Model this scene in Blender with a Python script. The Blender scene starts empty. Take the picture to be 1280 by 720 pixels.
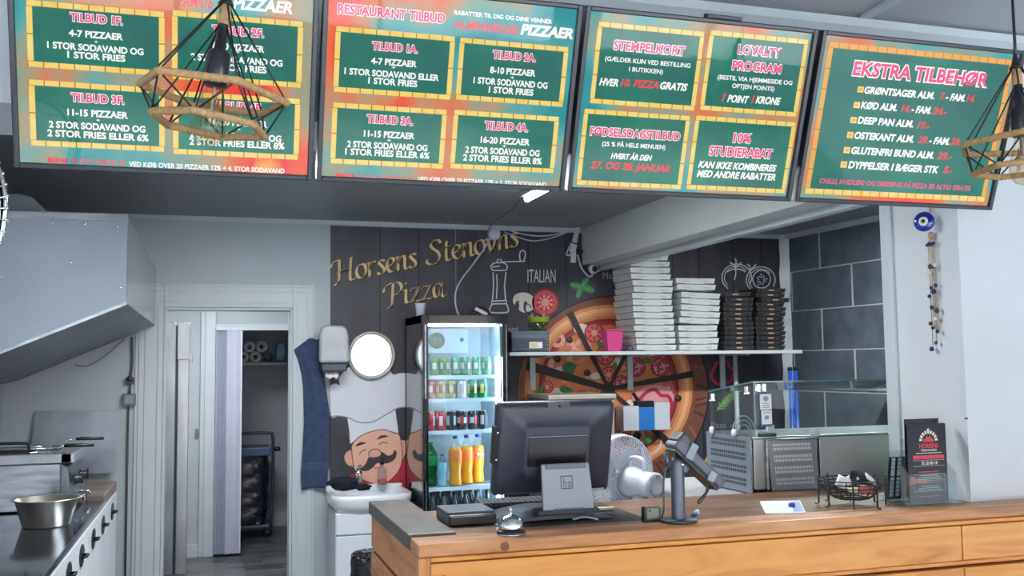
import bpy, math, random
import numpy as np
from math import sin, cos, pi, radians, hypot, atan2
from mathutils import Vector, Matrix

# ---------------------------------------------------------------- camera, sky, lights, exposure
SC = bpy.context.scene
COL = SC.collection
random.seed(7)
FPX = 1220.0
YAW, PITCH, ROLL = radians(-17.1), radians(4.5), radians(0.66)
EYE = np.array([0.0, 0.0, 1.55])
_f = np.array([-sin(YAW) * cos(PITCH), cos(YAW) * cos(PITCH), sin(PITCH)])
_r = np.array([cos(YAW), sin(YAW), 0.0])
_u = np.cross(_r, _f)
CR = _r * cos(ROLL) - _u * sin(ROLL)
CU = _u * cos(ROLL) + _r * sin(ROLL)
cam_data = bpy.data.cameras.new('camera')
cam = bpy.data.objects.new('camera', cam_data)
COL.objects.link(cam)
cam_data.sensor_width = 36.0
cam_data.lens = 36.0 * FPX / 1280.0
cam_data.clip_start = 0.02
cam.matrix_world = Matrix(((CR[0], CU[0], -_f[0], EYE[0]), (CR[1], CU[1], -_f[1], EYE[1]), (CR[2], CU[2], -_f[2], EYE[2]), (0, 0, 0, 1)))
SC.camera = cam

world = bpy.data.worlds.new('sky')
SC.world = world
world.use_nodes = True
bg = world.node_tree.nodes['Background']
bg.inputs[0].default_value = (0.86, 0.93, 1.0, 1)
bg.inputs[1].default_value = 44.0

def area(name, loc, rot, sx, sy, power, color=(1, 1, 1), portal=False):
    l = bpy.data.lights.new(name, 'AREA')
    l.shape = 'RECTANGLE'; l.size = sx; l.size_y = sy; l.energy = power; l.color = color
    if portal:
        l.cycles.is_portal = True
    o = bpy.data.objects.new(name, l); COL.objects.link(o)
    o.location = loc; o.rotation_euler = rot
    return o

# the shop window behind the photographer is the main light (portals only steer sampling)
area('window_portal', (0.45, -2.58, 1.55), (radians(90), 0, 0), 4.7, 2.1, 1, portal=True)
area('window_portal', (4.2, -2.58, 1.55), (radians(90), 0, 0), 2.2, 2.1, 1, portal=True)
# ceiling fittings of the kitchen
area('kitchen_lamp', (0.45, 4.6, 2.49), (0, 0, 0), 1.2, 0.15, 27, (0.93, 0.97, 1.0))
area('kitchen_lamp', (0.9, 3.9, 2.49), (0, 0, 0), 1.2, 0.15, 27, (0.95, 0.98, 1.0))
area('kitchen_lamp', (3.45, 4.6, 2.49), (0, 0, 0), 1.0, 0.15, 40, (0.95, 0.98, 1.0))
area('corridor_fill', (0.1, 7.5, 2.27), (0, 0, 0), 0.3, 0.3, 20, (0.95, 0.97, 1.0))  # added fill light, unseen, brightens the corridor and closet
VS = SC.view_settings
VS.view_transform = 'Standard'; VS.look = 'None'; VS.gamma = 1.0; VS.use_curve_mapping = False
VS.exposure = 0.55
SC.cycles.use_denoising = True
SC.cycles.max_bounces = 10
SC.cycles.transparent_max_bounces = 24
SC.cycles.caustics_reflective = False
SC.cycles.caustics_refractive = False
SC.cycles.sample_clamp_indirect = 6.0

# ---------------------------------------------------------------- helpers
def ray(x, y):
    return _f + CR * (x - 640) / FPX - CU * (y - 360) / FPX
def at(x, y, ax, v):
    """the point of the plane ax = v that the photograph shows at x, y"""
    d = ray(x, y); i = 'XYZ'.index(ax)
    return EYE + d * (v - EYE[i]) / d[i]
def lin(h):
    h = h.lstrip('#')
    c = [int(h[i:i + 2], 16) / 255 for i in (0, 2, 4)]
    return tuple(x / 12.92 if x <= 0.04045 else ((x + 0.055) / 1.055) ** 2.4 for x in c) + (1.0,)

MATS = {}
def mat(name, color, rough=0.5, metal=0.0, var=0.0, vscale=8.0, bump=0.0, bscale=60.0, coat=0.0, emit=0.0, ecol=None, spec=0.5, stretch=None, color2=None):
    if name in MATS:
        return MATS[name]
    m = bpy.data.materials.new(name); m.use_nodes = True
    nt = m.node_tree; b = nt.nodes['Principled BSDF']
    b.inputs['Base Color'].default_value = lin(color)
    b.inputs['Roughness'].default_value = rough
    b.inputs['Metallic'].default_value = metal
    b.inputs['Specular IOR Level'].default_value = spec
    if coat:
        b.inputs['Coat Weight'].default_value = coat
        b.inputs['Coat Roughness'].default_value = 0.06
    if emit:
        b.inputs['Emission Color'].default_value = lin(ecol or color)
        b.inputs['Emission Strength'].default_value = emit
    if var or bump or color2:
        tc = nt.nodes.new('ShaderNodeTexCoord'); mp = nt.nodes.new('ShaderNodeMapping')
        nt.links.new(tc.outputs['Object'], mp.inputs[0])
        if stretch:
            mp.inputs['Scale'].default_value = stretch
    if var or color2:
        n = nt.nodes.new('ShaderNodeTexNoise'); n.inputs['Scale'].default_value = vscale; n.inputs['Detail'].default_value = 6
        nt.links.new(mp.outputs[0], n.inputs['Vector'])
        r = nt.nodes.new('ShaderNodeValToRGB')
        c = lin(color)
        if color2:
            c0, c1 = lin(color2), c
        else:
            c0 = tuple(max(0, x * (1 - var)) for x in c[:3]) + (1,); c1 = tuple(min(1, x * (1 + var)) for x in c[:3]) + (1,)
        r.color_ramp.elements[0].position = 0.3; r.color_ramp.elements[1].position = 0.7
        r.color_ramp.elements[0].color = c0; r.color_ramp.elements[1].color = c1
        nt.links.new(n.outputs['Fac'], r.inputs[0]); nt.links.new(r.outputs[0], b.inputs['Base Color'])
    if bump:
        n2 = nt.nodes.new('ShaderNodeTexNoise'); n2.inputs['Scale'].default_value = bscale; n2.inputs['Detail'].default_value = 4
        nt.links.new(mp.outputs[0], n2.inputs['Vector'])
        bp = nt.nodes.new('ShaderNodeBump'); bp.inputs['Strength'].default_value = bump; bp.inputs['Distance'].default_value = 0.01
        nt.links.new(n2.outputs['Fac'], bp.inputs['Height']); nt.links.new(bp.outputs[0], b.inputs['Normal'])
    MATS[name] = m
    return m

def pane(name, tint='#ffffff', ior=1.45, rough=0.0, bump=0.0, bscale=6.0, dens=0.0, body='#ffffff'):
    """clear sheet: see-through, with mirror reflections that follow the angle"""
    if name in MATS:
        return MATS[name]
    m = bpy.data.materials.new(name); m.use_nodes = True
    nt = m.node_tree; nt.nodes.clear()
    out = nt.nodes.new('ShaderNodeOutputMaterial'); mx = nt.nodes.new('ShaderNodeMixShader')
    tr = nt.nodes.new('ShaderNodeBsdfTransparent'); gl = nt.nodes.new('ShaderNodeBsdfGlossy'); fr = nt.nodes.new('ShaderNodeMath'); lw = nt.nodes.new('ShaderNodeLayerWeight'); pw = nt.nodes.new('ShaderNodeMath')
    tr.inputs[0].default_value = lin(tint); gl.inputs['Roughness'].default_value = rough; r0 = ((ior - 1) / (ior + 1)) ** 2; lw.inputs[0].default_value = 0.5; pw.operation = 'POWER'; pw.inputs[1].default_value = 5.0; fr.operation = 'MULTIPLY_ADD'; fr.inputs[1].default_value = 1 - r0; fr.inputs[2].default_value = r0
    nt.links.new(lw.outputs['Facing'], pw.inputs[0]); nt.links.new(pw.outputs[0], fr.inputs[0])
    nt.links.new(fr.outputs[0], mx.inputs[0]); nt.links.new(gl.outputs[0], mx.inputs[2])
    src = tr
    if dens:
        d = nt.nodes.new('ShaderNodeBsdfDiffuse'); d.inputs[0].default_value = lin(body)
        m2 = nt.nodes.new('ShaderNodeMixShader'); m2.inputs[0].default_value = dens
        nt.links.new(tr.outputs[0], m2.inputs[1]); nt.links.new(d.outputs[0], m2.inputs[2]); src = m2
    nt.links.new(src.outputs[0], mx.inputs[1]); nt.links.new(mx.outputs[0], out.inputs[0])
    if bump:
        tc = nt.nodes.new('ShaderNodeTexCoord'); n2 = nt.nodes.new('ShaderNodeTexNoise'); n2.inputs['Scale'].default_value = bscale
        nt.links.new(tc.outputs['Object'], n2.inputs['Vector'])
        bp = nt.nodes.new('ShaderNodeBump'); bp.inputs['Strength'].default_value = bump; bp.inputs['Distance'].default_value = 0.02
        nt.links.new(n2.outputs['Fac'], bp.inputs['Height'])
        nt.links.new(bp.outputs[0], gl.inputs['Normal'])
    MATS[name] = m
    return m

def wood(name, c1, c2, c3, along='X', rough=0.45, scale=1.0, coat=0.15):
    if name in MATS:
        return MATS[name]
    m = bpy.data.materials.new(name); m.use_nodes = True
    nt = m.node_tree; b = nt.nodes['Principled BSDF']
    tc = nt.nodes.new('ShaderNodeTexCoord'); mp = nt.nodes.new('ShaderNodeMapping')
    s = {'X': (1.2, 9, 9), 'Y': (9, 1.2, 9), 'Z': (9, 9, 1.2)}[along]
    mp.inputs['Scale'].default_value = tuple(q * scale for q in s)
    nt.links.new(tc.outputs['Object'], mp.inputs[0])
    n = nt.nodes.new('ShaderNodeTexNoise'); n.inputs['Scale'].default_value = 1.6; n.inputs['Detail'].default_value = 8; n.inputs['Distortion'].default_value = 1.4
    nt.links.new(mp.outputs[0], n.inputs['Vector'])
    r = nt.nodes.new('ShaderNodeValToRGB'); e = r.color_ramp.elements
    e[0].position = 0.28; e[0].color = lin(c3); e[1].position = 0.68; e[1].color = lin(c1)
    k = e.new(0.47); k.color = lin(c2)
    nt.links.new(n.outputs['Fac'], r.inputs[0]); nt.links.new(r.outputs[0], b.inputs['Base Color'])
    b.inputs['Roughness'].default_value = rough; b.inputs['Coat Weight'].default_value = coat; b.inputs['Coat Roughness'].default_value = 0.2
    bp = nt.nodes.new('ShaderNodeBump'); bp.inputs['Strength'].default_value = 0.15; bp.inputs['Distance'].default_value = 0.004
    nt.links.new(n.outputs['Fac'], bp.inputs['Height']); nt.links.new(bp.outputs[0], b.inputs['Normal'])
    MATS[name] = m
    return m

def crom(pts, n=6, closed=True):
    """smooth curve through pts"""
    P = [np.array(p, float) for p in pts]; N = len(P); out = []
    rng = range(N) if closed else range(N - 1)
    for i in rng:
        if closed:
            a, b, c, d = P[i - 1], P[i], P[(i + 1) % N], P[(i + 2) % N]
        else:
            a, b, c, d = P[max(i - 1, 0)], P[i], P[i + 1], P[min(i + 2, N - 1)]
        for k in range(n):
            t = k / n
            out.append(0.5 * (2 * b + (c - a) * t + (2 * a - 5 * b + 4 * c - d) * t * t + (3 * b - a - 3 * c + d) * t ** 3))
    if not closed:
        out.append(P[-1])
    return out

ORIGIN = {}
def rotm(rx=0, ry=0, rz=0):
    return np.array((Matrix.Rotation(rz, 3, 'Z') @ Matrix.Rotation(ry, 3, 'Y') @ Matrix.Rotation(rx, 3, 'X')))

class MB:
    def __init__(s):
        s.v = []; s.f = []; s.mi = []; s.sm = []; s.k = 0
    def add(s, V, F, smooth=False):
        o = len(s.v); s.v.extend([tuple(map(float, p)) for p in V])
        for f in F:
            s.f.append(tuple(i + o for i in f)); s.mi.append(s.k); s.sm.append(smooth)
        return s
    def box(s, x0, x1, y0, y1, z0, z1):
        V = [(x0, y0, z0), (x1, y0, z0), (x1, y1, z0), (x0, y1, z0), (x0, y0, z1), (x1, y0, z1), (x1, y1, z1), (x0, y1, z1)]
        return s.add(V, [(0, 3, 2, 1), (4, 5, 6, 7), (0, 1, 5, 4), (1, 2, 6, 5), (2, 3, 7, 6), (3, 0, 4, 7)])
    def obox(s, c, h, R=None):
        V = []
        for dz in (-1, 1):
            for dx, dy in ((-1, -1), (1, -1), (1, 1), (-1, 1)):
                p = np.array([dx * h[0], dy * h[1], dz * h[2]], float)
                V.append(np.array(c) + (R @ p if R is not None else p))
        return s.add(V, [(0, 3, 2, 1), (4, 5, 6, 7), (0, 1, 5, 4), (1, 2, 6, 5), (2, 3, 7, 6), (3, 0, 4, 7)])
    def lathe(s, prof, c=(0, 0, 0), n=24, R=None, smooth=True, arc=(0, 2 * pi)):
        full = abs(arc[1] - arc[0] - 2 * pi) < 1e-6
        V = []; m = n if full else n + 1
        for (r, z) in prof:
            for k in range(m):
                a = arc[0] + (arc[1] - arc[0]) * k / n
                p = np.array([r * cos(a), r * sin(a), z])
                V.append(np.array(c) + (R @ p if R is not None else p))
        F = []
        for i in range(len(prof) - 1):
            for k in range(n):
                a, b = i * m + k, i * m + (k + 1) % m
                F.append((a, b, b + m, a + m))
        return s.add(V, F, smooth)
    def tube(s, pts, r, n=8, closed=False, smooth=True, caps=True):
        P = [np.array(p, float) for p in pts]; N = len(P); V = []
        up = None
        rr = r if hasattr(r, '__len__') else [r] * N
        for i in range(N):
            if closed:
                t = P[(i + 1) % N] - P[i - 1]
            else:
                t = P[min(i + 1, N - 1)] - P[max(i - 1, 0)]
            t = t / (np.linalg.norm(t) + 1e-12)
            if up is None:
                a = np.array([0, 0, 1.0]) if abs(t[2]) < 0.9 else np.array([1.0, 0, 0])
                up = np.cross(t, a)
            up = up - t * (up @ t); up = up / (np.linalg.norm(up) + 1e-12)
            w = np.cross(t, up)
            for k in range(n):
                a = 2 * pi * k / n
                V.append(P[i] + rr[i] * (cos(a) * up + sin(a) * w))
        F = []
        for i in range(N if closed else N - 1):
            for k in range(n):
                a, b = i * n + k, i * n + (k + 1) % n
                j = (i + 1) % N
                F.append((a, b, j * n + (k + 1) % n, j * n + k))
        s.add(V, F, smooth)
        if not closed and caps:
            o = len(s.v) - N * n
            for base, rev in ((0, True), ((N - 1) * n, False)):
                f = [o + base + k for k in range(n)]
                s.f.append(tuple(reversed(f)) if rev else tuple(f)); s.mi.append(s.k); s.sm.append(False)
        return s
    def cyl(s, p0, p1, r0, r1=None, n=16):
        return s.tube([p0, p1], [r0, r0 if r1 is None else r1], n)
    def prism(s, pts, dv):
        """closed outline of 3-D points pushed along dv"""
        P = [np.array(p, float) for p in pts]; N = len(P); d = np.array(dv, float)
        V = P + [p + d for p in P]
        F = [tuple(range(N)), tuple(reversed(range(N, 2 * N)))]
        for i in range(N):
            j = (i + 1) % N
            F.append((i, i + N, j + N, j))
        return s.add(V, F)
    def poly(s, pts):
        return s.add(pts, [tuple(range(len(pts)))])
    def grid(s, rows, smooth=True, closed_u=False):
        n = len(rows[0]); V = [p for r in rows for p in r]; F = []
        for i in range(len(rows) - 1):
            for k in range(n if closed_u else n - 1):
                j = (k + 1) % n
                F.append((i * n + k, i * n + j, (i + 1) * n + j, (i + 1) * n + k))
        return s.add(V, F, smooth)
    def xf(s, R=None, t=(0, 0, 0)):
        R = np.eye(3) if R is None else R
        s.v = [tuple(R @ np.array(p) + np.array(t)) for p in s.v]
        return s
    def build(s, name, mats, parent=None, bevel=0.0, seg=2, label=None, cat=None, group=None, kind=None, loc=None, solid=0.0, subsurf=0):
        if parent is not None:
            o0 = ORIGIN.get(parent.name, (0, 0, 0))
        else:
            o0 = tuple(loc) if loc is not None else (0, 0, 0)
        me = bpy.data.meshes.new(name)
        me.from_pydata([(p[0] - o0[0], p[1] - o0[1], p[2] - o0[2]) for p in s.v], [], s.f)
        for m in (mats if isinstance(mats, (list, tuple)) else [mats]):
            me.materials.append(m)
        me.polygons.foreach_set('material_index', s.mi)
        me.polygons.foreach_set('use_smooth', s.sm)
        me.update()
        ob = bpy.data.objects.new(name, me); COL.objects.link(ob)
        if parent is not None:
            ob.parent = parent
        else:
            ob.location = o0
        ORIGIN[ob.name] = o0
        if solid:
            q = ob.modifiers.new('solid', 'SOLIDIFY'); q.thickness = solid; q.offset = 0
        if subsurf:
            q = ob.modifiers.new('sub', 'SUBSURF'); q.levels = q.render_levels = subsurf
        if bevel:
            q = ob.modifiers.new('bevel', 'BEVEL'); q.width = bevel; q.segments = seg; q.limit_method = 'ANGLE'; q.angle_limit = radians(40)
        tag(ob, label, cat, group, kind)
        return ob

def tag(o, label=None, cat=None, group=None, kind=None):
    if label: o['label'] = label
    if cat: o['category'] = cat
    if group: o['group'] = group
    if kind: o['kind'] = kind
    return o
def thing(name, label, cat, loc=(0, 0, 0), group=None):
    o = bpy.data.objects.new(name, None); COL.objects.link(o)
    o.empty_display_size = 0.05
    o.location = loc
    ORIGIN[o.name] = tuple(map(float, loc))
    return tag(o, label, cat, group)
def struct(name, mb, m, **k):
    return mb.build(name, m, kind='structure', **k)
def dup(root, loc, rz=0.0, label=None, group=None, rot=None):
    kids = [c for c in COL.objects if c.parent == root]
    r = root.copy(); COL.objects.link(r); r.location = loc
    r.rotation_euler = rot if rot else (0, 0, rz)
    if label: r['label'] = label
    if group: r['group'] = group
    for ch in kids:
        c = ch.copy(); COL.objects.link(c); c.parent = r
        for g in [q for q in COL.objects if q.parent == ch]:
            d = g.copy(); COL.objects.link(d); d.parent = c
    return r

_T = {}
def glyphs(text, bold=0.0, shear=0.0):
    key = (text, bold, shear)
    if key in _T:
        return _T[key]
    cu = bpy.data.curves.new('t', 'FONT'); cu.body = text; cu.size = 1.0; cu.offset = bold; cu.shear = shear; cu.resolution_u = 3
    o = bpy.data.objects.new('t', cu); COL.objects.link(o)
    bpy.context.view_layer.update()
    me = o.evaluated_get(bpy.context.evaluated_depsgraph_get()).to_mesh()
    V = np.array([tuple(v.co)[:2] for v in me.vertices]) if len(me.vertices) else np.zeros((1, 2))
    F = [tuple(p.vertices) for p in me.polygons]
    o.to_mesh_clear(); bpy.data.objects.remove(o); bpy.data.curves.remove(cu)
    _T[key] = (V, F)
    return _T[key]
CAP = float(np.ptp(glyphs('H')[0][:, 1]))
def put_text(mb, text, fn, u0, u1, v, h, bold=0.0, shear=0.0, layer=0.0):
    """flat lettering: left u0, right u1, mid-height v, capital height h; fn(u, v, n) gives the 3-D point"""
    V, F = glyphs(text, bold, shear)
    lo, hi = V[:, 0].min(), V[:, 0].max()
    sx = (u1 - u0) / max(hi - lo, 1e-6); sy = h / CAP
    mb.add([fn(u0 + (x - lo) * sx, v + y * sy - h / 2, layer) for x, y in V], F)
ORD = ['lowest', 'second', 'third', 'fourth', 'fifth', 'sixth', 'seventh', 'eighth', 'ninth', 'tenth', 'eleventh', 'twelfth', 'thirteenth', 'fourteenth', 'fifteenth', 'sixteenth']
NTH = ['first'] + ORD[1:]

# ---------------------------------------------------------------- materials
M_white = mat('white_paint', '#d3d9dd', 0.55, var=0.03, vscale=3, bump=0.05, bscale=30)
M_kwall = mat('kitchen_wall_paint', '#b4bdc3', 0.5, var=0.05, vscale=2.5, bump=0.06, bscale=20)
M_trim = mat('trim_paint', '#c3ccd0', 0.35, var=0.03, vscale=5)
M_beam = mat('beam_paint', '#c9cdcb', 0.5, var=0.03, vscale=4)
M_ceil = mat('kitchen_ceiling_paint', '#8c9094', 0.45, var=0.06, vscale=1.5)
M_ceils = mat('shop_ceiling_paint', '#b9bcc0', 0.6, var=0.03, vscale=3)
M_steel = mat('brushed_steel', '#8d939a', 0.3, 0.95, var=0.35, vscale=5, stretch=(1, 1, 7))
M_steeld = mat('dull_steel', '#747c84', 0.42, 0.85, var=0.15, vscale=4)
M_hood = mat('hood_steel', '#868e97', 0.42, 0.7, var=0.08, vscale=3)
M_chrome = mat('chrome', '#dfe3e6', 0.08, 1.0)
M_alu = mat('worn_aluminium', '#9fa2a6', 0.28, 0.9, var=0.22, vscale=6, stretch=(1, 1, 0.4))
M_black = mat('black_plastic', '#14161b', 0.38)
M_blackm = mat('matt_black', '#17181b', 0.6)
M_dark = mat('charcoal_plastic', '#333845', 0.35, var=0.05)
M_grey = mat('grey_plastic', '#6b7480', 0.4)
M_lgrey = mat('light_grey_plastic', '#9aa2ab', 0.45)
M_wplast = mat('white_plastic', '#ccd2dc', 0.35)
M_paper = mat('white_paper', '#e6e9ea', 0.7, var=0.02)
M_board = mat('white_cardboard', '#c6cac9', 0.75, var=0.04, vscale=10)
M_bboard = mat('black_cardboard', '#2a2b2b', 0.7, var=0.1, vscale=14)
M_ink = mat('grey_print', '#94979a', 0.7)
M_glass = pane('clear_glass', '#f4fbf8')
M_rope = mat('jute_rope', '#b28f63', 0.85, var=0.25, vscale=90)
M_pine = wood('oiled_pine', '#f0aa58', '#e49846', '#bf722c', 'X')
M_pinez = wood('pine_upright', '#dfa461', '#cf8f4c', '#b5753a', 'Z')
M_piney = wood('pine_end', '#d99152', '#c57b42', '#9c5a2d', 'Y')
M_cap = wood('oiled_cap', '#dba066', '#c4844c', '#8f5730', 'X', rough=0.4)
M_walnut = wood('worktop_wood', '#8a6247', '#74503a', '#563829', 'X', rough=0.42)
M_wing = wood('dark_wing_wood', '#5c5049', '#4b423d', '#37302d', 'Y', rough=0.5)

# ---------------------------------------------------------------- the building
YW = 6.5            # kitchen back wall
YH = 2.83           # wall between shop and kitchen, with the serving opening
XR = 2.535          # right end of the opening
ZK, ZS = 2.52, 2.74  # ceilings

def floor_mat():
    m = bpy.data.materials.new('patchwork_floor'); m.use_nodes = True
    nt = m.node_tree; b = nt.nodes['Principled BSDF']
    tc = nt.nodes.new('ShaderNodeTexCoord'); br = nt.nodes.new('ShaderNodeTexBrick')
    br.inputs['Color1'].default_value = lin('#3d4651'); br.inputs['Color2'].default_value = lin('#74736f'); br.inputs['Mortar'].default_value = lin('#3c4249')
    br.inputs['Scale'].default_value = 1.0; br.inputs['Brick Width'].default_value = 0.27; br.inputs['Row Height'].default_value = 0.1; br.inputs['Mortar Size'].default_value = 0.002
    n = nt.nodes.new('ShaderNodeTexNoise'); n.inputs['Scale'].default_value = 40
    mx = nt.nodes.new('ShaderNodeMix'); mx.data_type = 'RGBA'; mx.blend_type = 'MULTIPLY'; mx.inputs[0].default_value = 0.35
    nt.links.new(tc.outputs['Object'], br.inputs['Vector']); nt.links.new(tc.outputs['Object'], n.inputs['Vector'])
    nt.links.new(br.outputs['Color'], mx.inputs[6]); nt.links.new(n.outputs['Fac'], mx.inputs[7])
    nt.links.new(mx.outputs[2], b.inputs['Base Color']); b.inputs['Roughness'].default_value = 0.35
    return m
struct('floor', MB().box(-2.6, 5.4, -2.6, 10.3, -0.1, 0), floor_mat())
struct('ceiling', MB().box(-1.31, 4.7, YH + 0.02, YW + 0.12, ZK, ZK + 0.1), M_ceil)
struct('ceiling_shop', MB().box(-2.6, 5.4, -2.6, YH, ZS, ZS + 0.1), M_ceils)
DX0, DX1, DZ = -0.285, 0.495, 1.93
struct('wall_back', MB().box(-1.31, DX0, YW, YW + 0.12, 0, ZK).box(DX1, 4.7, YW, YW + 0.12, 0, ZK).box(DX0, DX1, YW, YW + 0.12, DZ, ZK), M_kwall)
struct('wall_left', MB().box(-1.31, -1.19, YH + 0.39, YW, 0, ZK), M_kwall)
struct('wall_shop_left', MB().box(-2.7, -2.6, -2.6, YH + 0.39, 0, ZS), M_white)
struct('wall_shop_right', MB().box(5.3, 5.4, -2.6, YH, 0, ZS), M_white)
# wall with the serving opening: the header over it, the white wall to its right
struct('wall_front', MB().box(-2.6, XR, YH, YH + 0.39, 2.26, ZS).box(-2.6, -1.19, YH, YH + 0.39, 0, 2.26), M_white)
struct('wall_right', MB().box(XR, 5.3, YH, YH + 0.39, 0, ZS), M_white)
struct('trim_1', MB().box(XR - 0.012, XR + 0.05, YH + 0.345, YH + 0.41, 0, 2.26), M_trim, bevel=0.004)
cor = MB()
cor.prism([(-2.6, YH, ZS), (-2.6, YH - 0.02, ZS), (-2.6, YH - 0.05, ZS - 0.012), (-2.6, YH - 0.035, ZS - 0.035), (-2.6, YH, ZS - 0.055)], (7.9, 0, 0))
struct('trim_2', cor, M_trim)
struct('trim_3', MB().box(2.12, 2.16, 0.4, YH - 0.05, ZS - 0.014, ZS), M_trim, bevel=0.003)
# dark stone tiles on the right-hand kitchen wall, which runs a little askew
tA = np.array([4.19, YW]); tB = np.array([4.42, 3.22]); td = (tB - tA) / np.linalg.norm(tB - tA); tn = np.array([-td[1], td[0]])
if tn[0] < 0: tn = -tn
def tile_pt(s, z, d):
    q = tA + td * s + tn * d
    return (q[0], q[1], z)
tw = MB()
tw.prism([tile_pt(0, 0, 0.004), tile_pt(3.3, 0, 0.004), tile_pt(3.3, ZK, 0.004), tile_pt(0, ZK, 0.004)], (0.12 * tn[0], 0.12 * tn[1], 0))
tw.k = 1
ZR = [at(988, 338, 'Y', 6.42)[2], at(989, 388, 'Y', 6.42)[2], at(991, 438, 'Y', 6.42)[2]]
ZR[0], rh = 2.225, 0.2975
for i in range(-6, 3):
    z0 = ZR[0] + (i - 0) * rh if i < 2 else None
    if z0 is None or z0 > ZK - 0.03 or z0 + rh < 0: continue
    z1 = min(z0 + rh, ZK - 0.035)
    s0 = 0.405 - 0.667 if i % 2 == 0 else 0.738 - 1.334
    while s0 < 3.3:
        a, b = max(s0 + 0.009, 0.0), min(s0 + 0.667 - 0.009, 3.28)
        if b - a > 0.02:
            tw.prism([tile_pt(a, z0 + 0.004, 0.004), tile_pt(b, z0 + 0.004, 0.004), tile_pt(b, z1 - 0.004, 0.004), tile_pt(a, z1 - 0.004, 0.004)], (-0.0012 * tn[0], -0.0012 * tn[1], 0))
        s0 += 0.667
M_tile = mat('slate_tile', '#58626c', 0.42, var=0.25, vscale=7, bump=0.08, bscale=40)
struct('wall_tiled', tw, [mat('tile_grout', '#b9bdbd', 0.8), M_tile])
struct('trim_4', MB().prism([tile_pt(0, ZK - 0.035, 0.0), tile_pt(3.3, ZK - 0.035, 0.0), tile_pt(3.3, ZK, 0.0), tile_pt(0, ZK, 0.0)], (-0.02 * tn[0], -0.02 * tn[1], 0)), M_trim)
# rough white strip that covers the corner
cs = MB(); cl = []; cr = []
for k in range(34):
    z = 0.6 + k * (ZK - 0.6) / 33
    cl.append((4.135 + random.uniform(-.006, .006), YW - 0.012, z)); cr.append((4.2 + random.uniform(-.008, .008), YW - 0.05, z))
cs.grid([cl, cr], smooth=False)
struct('trim_5', cs, M_trim, solid=0.012)
struct('trim_6', MB().box(-1.19, 4.19, YW - 0.012, YW, ZK - 0.03, ZK), M_trim)
# ceiling beam that runs from the back wall to the serving opening
struct('beam', MB().box(2.525, 2.66, YH + 0.39, YW, 2.255, ZK), M_beam, bevel=0.003)
struct('trim_7', MB().box(2.66, 2.72, YH + 0.39, YW, 2.22, 2.29), M_trim, bevel=0.004)
# doorway
fr = MB()
for k, (a, th) in enumerate(((0.17, 0.012), (0.15, 0.02), (0.115, 0.026), (0.075, 0.02), (0.04, 0.032))):
    y0 = YW - th
    fr.box(DX0 - a, DX0 - 0.005, y0, YW, 0, DZ + a * 0.93).box(DX1 + 0.005, DX1 + a * 0.87, y0, YW, 0, DZ + a * 0.93).box(DX0 - 0.005, DX1 + 0.005, y0, YW, DZ + 0.005, DZ + a * 0.93)
fr.box(DX0 - 0.004, DX0 + 0.012, YW - 0.03, YW + 0.13, 0, DZ).box(DX1 - 0.012, DX1 + 0.004, YW - 0.03, YW + 0.13, 0, DZ).box(DX0, DX1, YW - 0.03, YW + 0.13, DZ - 0.012, DZ + 0.004)
struct('door_1', fr, M_trim, bevel=0.003)
# corridor behind it
YC = 8.62
M_cor = mat('corridor_paint', '#b7bec2', 0.5, var=0.05, vscale=3)
struct('wall_corridor_left', MB().box(-0.52, -0.42, YW + 0.12, 10.1, 0, 2.4), M_cor)
struct('wall_corridor_right', MB().box(0.86, 0.96, YW + 0.12, 10.1, 0, 2.4), M_cor)
AX0, AZ = 0.03, 1.885
struct('wall_corridor_end', MB().box(-0.42, AX0, YC, YC + 0.1, 0, 2.4).box(AX0, 0.86, YC, YC + 0.1, AZ, 2.4), M_cor)
struct('wall_closet', MB().box(-0.42, 0.86, 10.0, 10.1, 0, 2.4), mat('closet_paint', '#aeb4ba', 0.55))
struct('ceiling_corridor', MB().box(-0.52, 0.96, YW + 0.12, 10.1, 2.3, 2.4), M_cor)
struct('trim_8', MB().box(-0.09, AX0, YC - 0.03, YC, 0, 2.3).box(-0.055, AX0, YC - 0.045, YC, 0, 2.3).box(AX0, 0.86, YC - 0.035, YC, AZ, AZ + 0.04), M_trim, bevel=0.004)
struct('baseboard_closet', MB().box(-0.42, 0.86, 9.98, 10.0, 0, 0.12), M_trim)
struct('baseboard_corridor', MB().box(-0.42, -0.09, YC - 0.018, YC, 0, 0.1), M_trim)
# shop window wall behind the photographer, with the street outside
fw = MB().box(-2.6, 5.4, -2.7, -2.6, 0, 0.5).box(-2.6, 5.4, -2.7, -2.6, 2.6, ZS).box(-2.6, -1.9, -2.7, -2.6, 0.5, 2.6).box(2.8, 3.1, -2.7, -2.6, 0.5, 2.6).box(5.3, 5.4, -2.7, -2.6, 0.5, 2.6)
struct('wall_window', fw, M_white)
wf = MB()
for a in (-1.9, -0.3, 1.25, 2.76, 3.1, 4.2, 5.26):
    wf.box(a, a + 0.04, -2.68, -2.62, 0.5, 2.6)
wf.box(-1.9, 2.8, -2.68, -2.62, 0.5, 0.54).box(-1.9, 2.8, -2.68, -2.62, 2.56, 2.6).box(3.1, 5.3, -2.68, -2.62, 0.5, 0.54).box(3.1, 5.3, -2.68, -2.62, 2.56, 2.6)
struct('window_1', wf, M_trim)
struct('street', MB().box(-30, 30, -40, -2.7, -0.25, -0.15), mat('pavement', '#6d6f70', 0.8, var=0.15, vscale=2))
hz = MB(); hz.box(-14, 16, -21, -14, -0.15, 6.5); hz.k = 1
for i in range(9):
    for z in (0.9, 3.7):
        hz.box(-13 + i * 3.2, -11.6 + i * 3.2, -14.06, -13.98, z, z + 1.5)
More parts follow.
